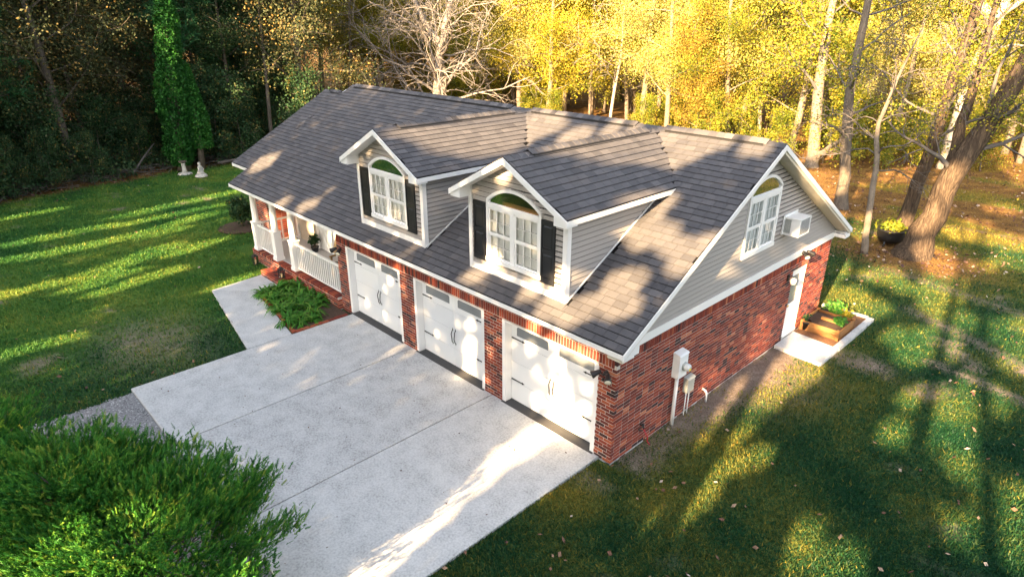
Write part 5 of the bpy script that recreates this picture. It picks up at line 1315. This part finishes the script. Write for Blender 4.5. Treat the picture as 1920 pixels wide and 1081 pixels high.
v, f, tn = leaf_quads(rg2, C[k], .12, rg2.uniform(.2,.9,k.sum())); npobj('undergrowth', v, f, tn, L_DARK, kind='stuff', label='low green undergrowth along the edge of the dark wood')

# ================================================================ GRASS AND FALLEN LEAVES
def on_hard(x, y, pad=.0):
    h = (x > -18.4-pad) & (x < .03+pad) & (y > -.13-pad) & (y < 10.2+pad)
    h |= (x > -9.72-pad) & (x < -.31+pad) & (y > -6.2-pad) & (y < .1)
    h |= (x > -14.8-pad) & (x < -9.7) & (y < .1) & (y > -2.40-pad - .177*(x+14.5))
    h |= (x > .0) & (x < 1.40+pad) & (y > 7.05-pad) & (y < 11.05+pad)
    h |= (y < -6.1) & (x > -9.5) & (x < -.5)
    return h
rg = np.random.default_rng(99)
n = 640000; th = YAW + rg.uniform(-.98, .98, n); r0, r1 = 6.0, 52.0
r = r0*(r1/r0)**(rg.uniform(0,1,n)**.95); gxp = CAM_LOC[0]-np.sin(th)*r; gyp = CAM_LOC[1]+np.cos(th)*r
k = ~on_hard(gxp, gyp); gxp, gyp, r = gxp[k], gyp[k], r[k]
li, ba = wood_litter(gxp, gyp), bare_soil(gxp, gyp)
k = (rg.uniform(0,1,len(gxp)) > li*1.15) & (rg.uniform(0,1,len(gxp)) > ba*1.0) & (gxp > -40); gxp, gyp, r = gxp[k], gyp[k], r[k]; n = len(gxp)
tone = grass_tone(gxp, gyp) + rg.normal(size=n)*.09 + (rg.uniform(0,1,n) < .03)*.25
zg = -.03 + np.where((gxp > -19.5) & (gxp < 2) & (gyp > -9) & (gyp < 12), 0, .10*(fbm(gxp*.12, gyp*.12, 78)-.5))
h = rg.uniform(.03,.075,n)*(1+r*.012); w = .006*(1+r*.09)*rg.uniform(.7,1.3,n); q = rg.uniform(0,6.28,n); le = rg.uniform(.2,1.0,n); lq = rg.uniform(0,6.28,n)
P0 = np.stack([gxp, gyp, zg], 1); sx = np.stack([np.cos(q)*w, np.sin(q)*w, np.zeros(n)], 1); tp = np.stack([np.cos(lq)*h*le, np.sin(lq)*h*le, h], 1)
V = np.stack([P0-sx, P0+sx, P0+tp], 1).reshape(-1,3)
V = V.reshape(n,3,3); tone = np.clip(tone,0,1); ls = rg.uniform(8,14,n) < -gxp
for nm_, kk, mm, lb in (('grass', ~ls, L_GRASS, 'short patchy lawn grass right of the house and by the driveway'), ('grass', ls, L_LUSH, 'fresh green lawn grass left of the house')):
    q = int(kk.sum()); npobj(nm_, V[kk].reshape(-1,3), np.arange(3*q).reshape(q,3), tone[kk], mm, kind='stuff', label=lb)
# fallen leaves
n = 60000; th = YAW + rg.uniform(-.98,.98,n); r = 6.5*(60/6.5)**rg.uniform(0,1,n); x = CAM_LOC[0]-np.sin(th)*r; y = CAM_LOC[1]+np.cos(th)*r
li = wood_litter(x, y); keep = rg.uniform(0,1,n) < np.clip(.016 + .95*li + .25*sstep(10,18,y)*(x > -4), 0, 1)
keep &= ~on_hard(x, y); x, y, li = x[keep], y[keep], li[keep]; n = len(x)
a = rg.uniform(0,6.28,n); s = rg.uniform(.03,.06,n)*(1+.5*li); z = .03+.02*rg.uniform(0,1,n)
C = np.stack([x,y,z], 1); u = np.stack([np.cos(a)*s, np.sin(a)*s, rg.normal(size=n)*s*.35], 1); v = np.stack([-np.sin(a)*s*.6, np.cos(a)*s*.6, rg.normal(size=n)*s*.35], 1)
zz = .35*sstep(.3,1,wood_litter(x,y))*(fbm(x*.5,y*.5,79)-.45)*np.where(x < -25, 1, .25); C[:,2] += zz
V = np.stack([C-u, C+v, C+u, C-v], 1).reshape(-1,3)
npobj('fallen_leaves', V, np.arange(4*n).reshape(n,4), rg.uniform(0,1,n)**(1+.8*li), L_LITTER, kind='stuff', label='brown and pale fallen leaves scattered over the lawn')
# a few leaves and crumbs on the concrete
n = 70; x = rg.uniform(-9.5,-.5,n); y = rg.uniform(-6,-.2,n); a = rg.uniform(0,6.28,n); s = rg.uniform(.012,.03,n); C = np.stack([x,y,np.full(n,.045)], 1); u = np.stack([np.cos(a)*s, np.sin(a)*s, rg.normal(size=n)*s*.4], 1); v = np.stack([-np.sin(a)*s*.6, np.cos(a)*s*.6, rg.normal(size=n)*s*.4], 1)
npobj('leaf_litter', np.stack([C-u,C+v,C+u,C-v],1).reshape(-1,3), np.arange(4*n).reshape(n,4), rg.uniform(0,.4,n), L_LITTER, kind='stuff', label='few dry leaves lying on the concrete driveway')

# ================================================================ TREES THAT SHADE THE YARD (behind the viewpoint)
GAPS=[(-18.89,-7.5,-18.88,-4.94,0.44,0.89),
(-18.88,-4.94,-20.26,-2.07,0.44,0.89),
(-17.9,-5.62,-18.4,-4.06,0.39,0.8),
(-16.92,-4.92,-17.47,-2.94,0.44,0.89),
(-24.81,-6.2,-25.01,-3.36,0.49,0.97),
(-22.54,-6.04,-22.72,-2.53,0.49,0.97),
(-22.87,-6.97,-22.54,-5.88,0.44,0.89),
(-26.15,-2.25,-27.01,3.4,0.51,1.01),
(-24.65,-2.43,-24.98,1.56,0.39,0.8),
(-23.13,-1.38,-23.78,0.87,0.39,0.8),
(-19.14,-2.04,-19.76,-0.41,0.37,0.77),
(-14.03,-8.14,-13.98,-6.76,0.37,0.77),
(-29.26,-6.13,-29.43,-4.2,0.39,0.8),
(-14.73,-2.31,-15.04,-0.91,0.29,0.63),
(-22.27,-2.06,-22.43,-1.18,0.39,0.8),
(1,2.58,0.92,4.48,0.57,0.98),
(0.69,4.4,0.99,6.35,0.67,1.11),
(1.61,1.29,2,2.42,0.29,0.62),
(1.64,-0.57,1.81,0.51,0.27,0.59),
(1.71,15.95,2.34,13.43,0.49,0.88),
(3.37,10.22,1.97,16.94,0.39,0.75),
(3.64,13.04,3.64,13.04,0.56,0.97),
(4.11,12.39,4.11,12.39,0.46,0.84),
(4.4,13.68,4.64,12.48,0.56,0.97),
(4.89,11.01,4.89,11.01,0.51,0.91),
(2.75,10.87,2.75,10.87,0.56,0.97),
(2.83,9.44,2.83,9.44,0.51,0.91),
(2.18,10.33,2.18,10.33,0.41,0.78),
(3.79,7.81,4.21,5.78,0.4,0.76),
(3.47,6.98,3.47,6.98,0.35,0.7),
(3.72,5.35,3.72,5.35,0.47,0.85),
(4.27,9.01,5.01,5.19,0.35,0.7),
(4.78,8.74,4.98,8.22,0.35,0.7),
(5.54,4.6,5.87,2.85,0.32,0.66),
(3.54,1.15,3.54,1.15,0.27,0.59),
(3.71,0.4,3.71,0.4,0.32,0.66),
(4.22,0.63,4.22,0.63,0.47,0.85),
(5.96,4.83,6.28,3.11,0.32,0.66),
(5.36,3.12,5.36,3.12,0.27,0.59),
(0.28,11.68,0.17,12.66,0.51,0.91),
(0.97,11.88,0.97,11.88,0.61,1.04),
(0.28,15.1,0.28,15.1,0.76,1.23),
(1.24,14.43,1.24,14.43,0.41,0.78),
(0.67,22.71,1.1,22.53,0.71,1.17),
(1.03,24.63,1.03,24.63,0.71,1.17),
(1.29,28.34,1.29,28.34,0.81,1.3),
(2.44,22.75,2.44,22.75,1.01,1.56),
(3.29,20.5,3.29,20.5,0.91,1.42),
(2.44,18.8,2.44,18.8,0.51,0.91),
(0.69,19.23,1.61,17.31,0.61,1.04),
(-2.14,19.13,-1.04,21.55,0.61,1.04),
(-3.34,21.19,-3.34,21.19,0.91,1.42),
(-5.57,25.76,-5.57,25.76,1.31,1.94),
(-4.48,32.19,-3.19,35.57,1.41,2.08),
(-4.65,29.24,-4.65,29.24,0.91,1.42),
(-7.44,29.06,-7.44,29.06,1.61,2.33),
(-0.97,-5.05,-1.6,-1.2,0.26,0.53),
(-1.6,-1.2,-1.65,0.24,0.39,0.72),
(-2.52,4.1,-2.52,4.1,0.25,0.62),
(-2.17,2.93,-1.83,1.64,0.29,0.73),
(-1.53,1.45,-1.53,1.45,0.31,0.78),
(-1.21,0.81,-1.21,0.81,0.29,0.73),
(-3.4,4.27,-3.4,4.27,0.19,0.47),
(-2.76,2.79,-2.76,2.79,0.21,0.52),
(-2.42,1.12,-2.42,1.12,0.2,0.5),
(-1.55,3.61,-1.55,3.61,0.19,0.47),
(-1.32,2.26,-1.32,2.26,0.21,0.52),
(-5.31,3.8,-5.31,3.8,0.19,0.47),
(-4.66,0.28,-5.06,2.71,0.19,0.47),
(-2.77,5.54,-1.92,5.53,0.27,0.67),
(-3.45,5.85,-3.45,5.85,0.23,0.56),
(-9.88,15.47,-10.26,18.51,0.5,1.06),
(-9.29,15.34,-9.57,17.33,0.65,1.36),
(-10.17,15.26,-10.17,15.26,0.45,0.96),
(-9.91,17.36,-10.1,18.74,0.55,1.16),
(-5.66,16.61,-5.66,16.61,0.5,0.88),
(-5.33,16.72,-5.33,16.72,0.55,0.96),
(-5.72,18.24,-5.75,18.85,0.5,0.88),
(-5.86,16.09,-5.86,16.09,0.35,0.66),
(-7.92,18.25,-7.92,18.25,0.48,1.12),
(-6.92,19.44,-6.92,19.44,0.54,1.25),
(-9.77,19.16,-9,18.47,0.48,1.12),
(-4.89,18.87,-4.75,18.25,0.7,1.62),
(-5.62,19.08,-5.62,19.08,0.48,1.12),
(-4.36,19.5,-4.36,19.5,0.54,1.25),
(-3.11,12.71,-3.11,12.71,0.54,1.25),
(-3.39,12.93,-3.39,12.93,0.48,1.12),
(-2.45,12.46,-2.45,12.46,0.37,0.87),
(-3.73,14.63,-3.73,14.63,0.39,0.92),
(-2.55,9.95,-2.55,9.95,0.45,1.04),
(-2.19,8.8,-2.19,8.8,0.39,0.92),
(-1.92,11.63,-1.92,11.63,0.37,0.87),
(-2.01,13.16,-2.01,13.16,0.35,0.82),
(-2.74,7.7,-2.74,7.7,0.46,1.07),
(-3.18,7.34,-3.18,7.34,0.39,0.92),
(-2.06,8.72,-2.06,8.72,0.39,0.92),
(-2.72,8.22,-2.72,8.22,0.37,0.87),
(-5.62,7.46,-5.62,7.46,0.32,0.74),
(-4.03,7.64,-4.03,7.64,0.32,0.74),
(-14.68,7,-14.68,7,0.37,0.87),
(-18.42,9.25,-18.58,9.87,0.48,1.12),
(-13.53,7.51,-13.53,7.51,0.37,0.87),
(-3.24,19.61,-3.24,19.61,0.48,1.12),
(-3.52,9.2,-3.52,9.2,0.3,0.74),
(-5.43,8.58,-5.43,8.58,0.27,0.67),
(-6.12,13.87,-6.12,13.87,0.27,0.67),
(-3.39,7.9,-3.39,7.9,0.27,0.67),
(-4.06,8.17,-4.06,8.17,0.25,0.61),
(-0.5,7.99,-0.5,7.99,0.29,0.69),
(-0.42,9.03,-0.42,9.03,0.31,0.75),
(-0.23,6.26,-0.23,6.26,0.29,0.69),
(-0.18,5.38,-0.18,5.38,0.27,0.64),
(-0.19,7.17,-0.19,7.17,0.3,0.72),
(-0.07,4.41,-0.07,4.41,0.24,0.58),
(-0.35,9.32,-0.35,9.32,0.29,0.69),
(-1.21,15.14,-0.38,11.37,0.36,0.86),
(-1.4,14.14,-1.4,14.14,0.24,0.58),
(-0.26,9.89,-0.26,9.89,0.29,0.69),
(-17.71,4.54,-17.4,3.77,0.27,0.62),
(-17.2,2.56,-17.2,2.56,0.25,0.58),
(-15.91,4.57,-15.91,4.57,0.35,0.87),
(-14.37,4.73,-14.37,4.73,0.3,0.74),
(-14.06,3.78,-14.06,3.78,0.27,0.67),
(-14.76,0.07,-14.76,0.07,0.35,0.66),
(0.71,7.74,0.95,8.21,0.45,0.81),
(-0.07,8.52,-0.07,8.52,0.35,0.66),
(0.63,9.76,0.63,9.76,0.35,0.66),
(-3.42,-3.47,-2.37,-3.42,0.45,0.84),
(-4.74,-4.84,-3.69,-4.79,0.5,0.92),
(-3.77,-2.96,-3.31,-2.97,0.3,0.6),
(-2.12,-2.89,-2.12,-2.89,0.35,0.68),
(-0.1,21,-0.9,26.8,0.45,0.9)]
def in_gap(C):
    """openings cut into the unseen crowns so sun lands on set patches"""
    k = -C[:,2]/SUND[2]; u = C[:,0]+SUND[0]*k; v = C[:,1]+SUND[1]*k; out = np.zeros(len(C), bool); grow_ = 0
    for (a, b_, c, d, ru, rv) in GAPS:
        du, dv = c-a, d-b_; ru2, rv2 = ru+grow_, rv+grow_*2.4
        # capsule measured in units of its own radii
        au, av = du/ru2, dv/rv2; L2 = au*au+av*av+1e-9; pu, pv = (u-a)/ru2, (v-b_)/rv2; t = np.clip((pu*au+pv*av)/L2, 0, 1)
        out |= (pu-t*au)**2+(pv-t*av)**2 < 1
    return out
def shade_tree(x, y, H, rad, z0, n, seed, size=.27, r0=.20):
    rg = np.random.default_rng(seed); t = thing('shade_tree', 'tall broadleaf tree behind the viewpoint that shades the yard', 'tree', (x,y,0), 'tall trees behind the viewpoint')
    m = MB(); m.tube([(x,y,-.3),(x+rg.normal()*.2,y,H*.4),(x+rg.normal()*.5,y,H*.75),(x,y,H*.97)], [r0*1.4,r0,r0*.6,.04], 8)
    for i in range(10):
        z = z0+(H-z0)*rg.uniform(.05,.9); q = rg.uniform(0,6.28); l = rad*rg.uniform(.5,.9); m.tube([(x,y,z),(x+math.cos(q)*l*.5,y+math.sin(q)*l*.5,z+l*.3),(x+math.cos(q)*l,y+math.sin(q)*l,z+l*.55)], [.06,.04,.012], 4)
    obj('trunk', m, M_BARKD, t)
    z = z0+(H-z0)*rg.uniform(0,1,n); f = (z-z0)/(H-z0); rr_ = rad*np.clip(1.15*np.sqrt(np.clip(1-f,0,1))*np.clip(.55+f*2.5,0,1), .15, 1)
    q = rg.uniform(0,6.28,n); r = rr_*np.sqrt(rg.uniform(0,1,n)); C = np.stack([x+r*np.cos(q), y+r*np.sin(q), z], 1); C = C[~in_gap(C)]
    v, f, tn = leaf_quads(rg, C, size*rg.uniform(.7,1.2,len(C)), .45+rg.normal(size=len(C))*.2, elong=1.2); npobj('crown', v, f, tn, L_DARK, t)
sd = 300
for i in range(15):                       # row across the view's back, shading house and lawn
    x = -25 + i*4.6 + random.uniform(-.5,.5); shade_tree(x, -27+random.uniform(-2,2), (29 if 5 < x < 17 else 16.5 if x < -17 else 22.5)+random.uniform(-2.0,1.5), 4.5, 4.5, 17500, sd); sd += 1
for i in range(5):                        # nearer trees on the right keep the edges of the light patches crisp
    shade_tree(5.5+i*4.0+random.uniform(-.4,.4), -17.5+random.uniform(-1.2,1.2), 19+random.uniform(-1,1.5), 3.9, 2.5, 15000, sd, .22); sd += 1
for i in range(9):                        # the left wood runs on towards the front
    shade_tree(-56+i*3.6+random.uniform(-.8,.8), -21-(i % 3)*3+random.uniform(-1,1), (25 if i < 4 else 18)+random.uniform(-1.5,1), 4.2, 2.5, 6200, sd); sd += 1
for x, y in ((-38,-11),(-43,-13),(-48,-9),(-36,-16)): shade_tree(x, y, 20, 3.4, 3.0, 4200, sd); sd += 1
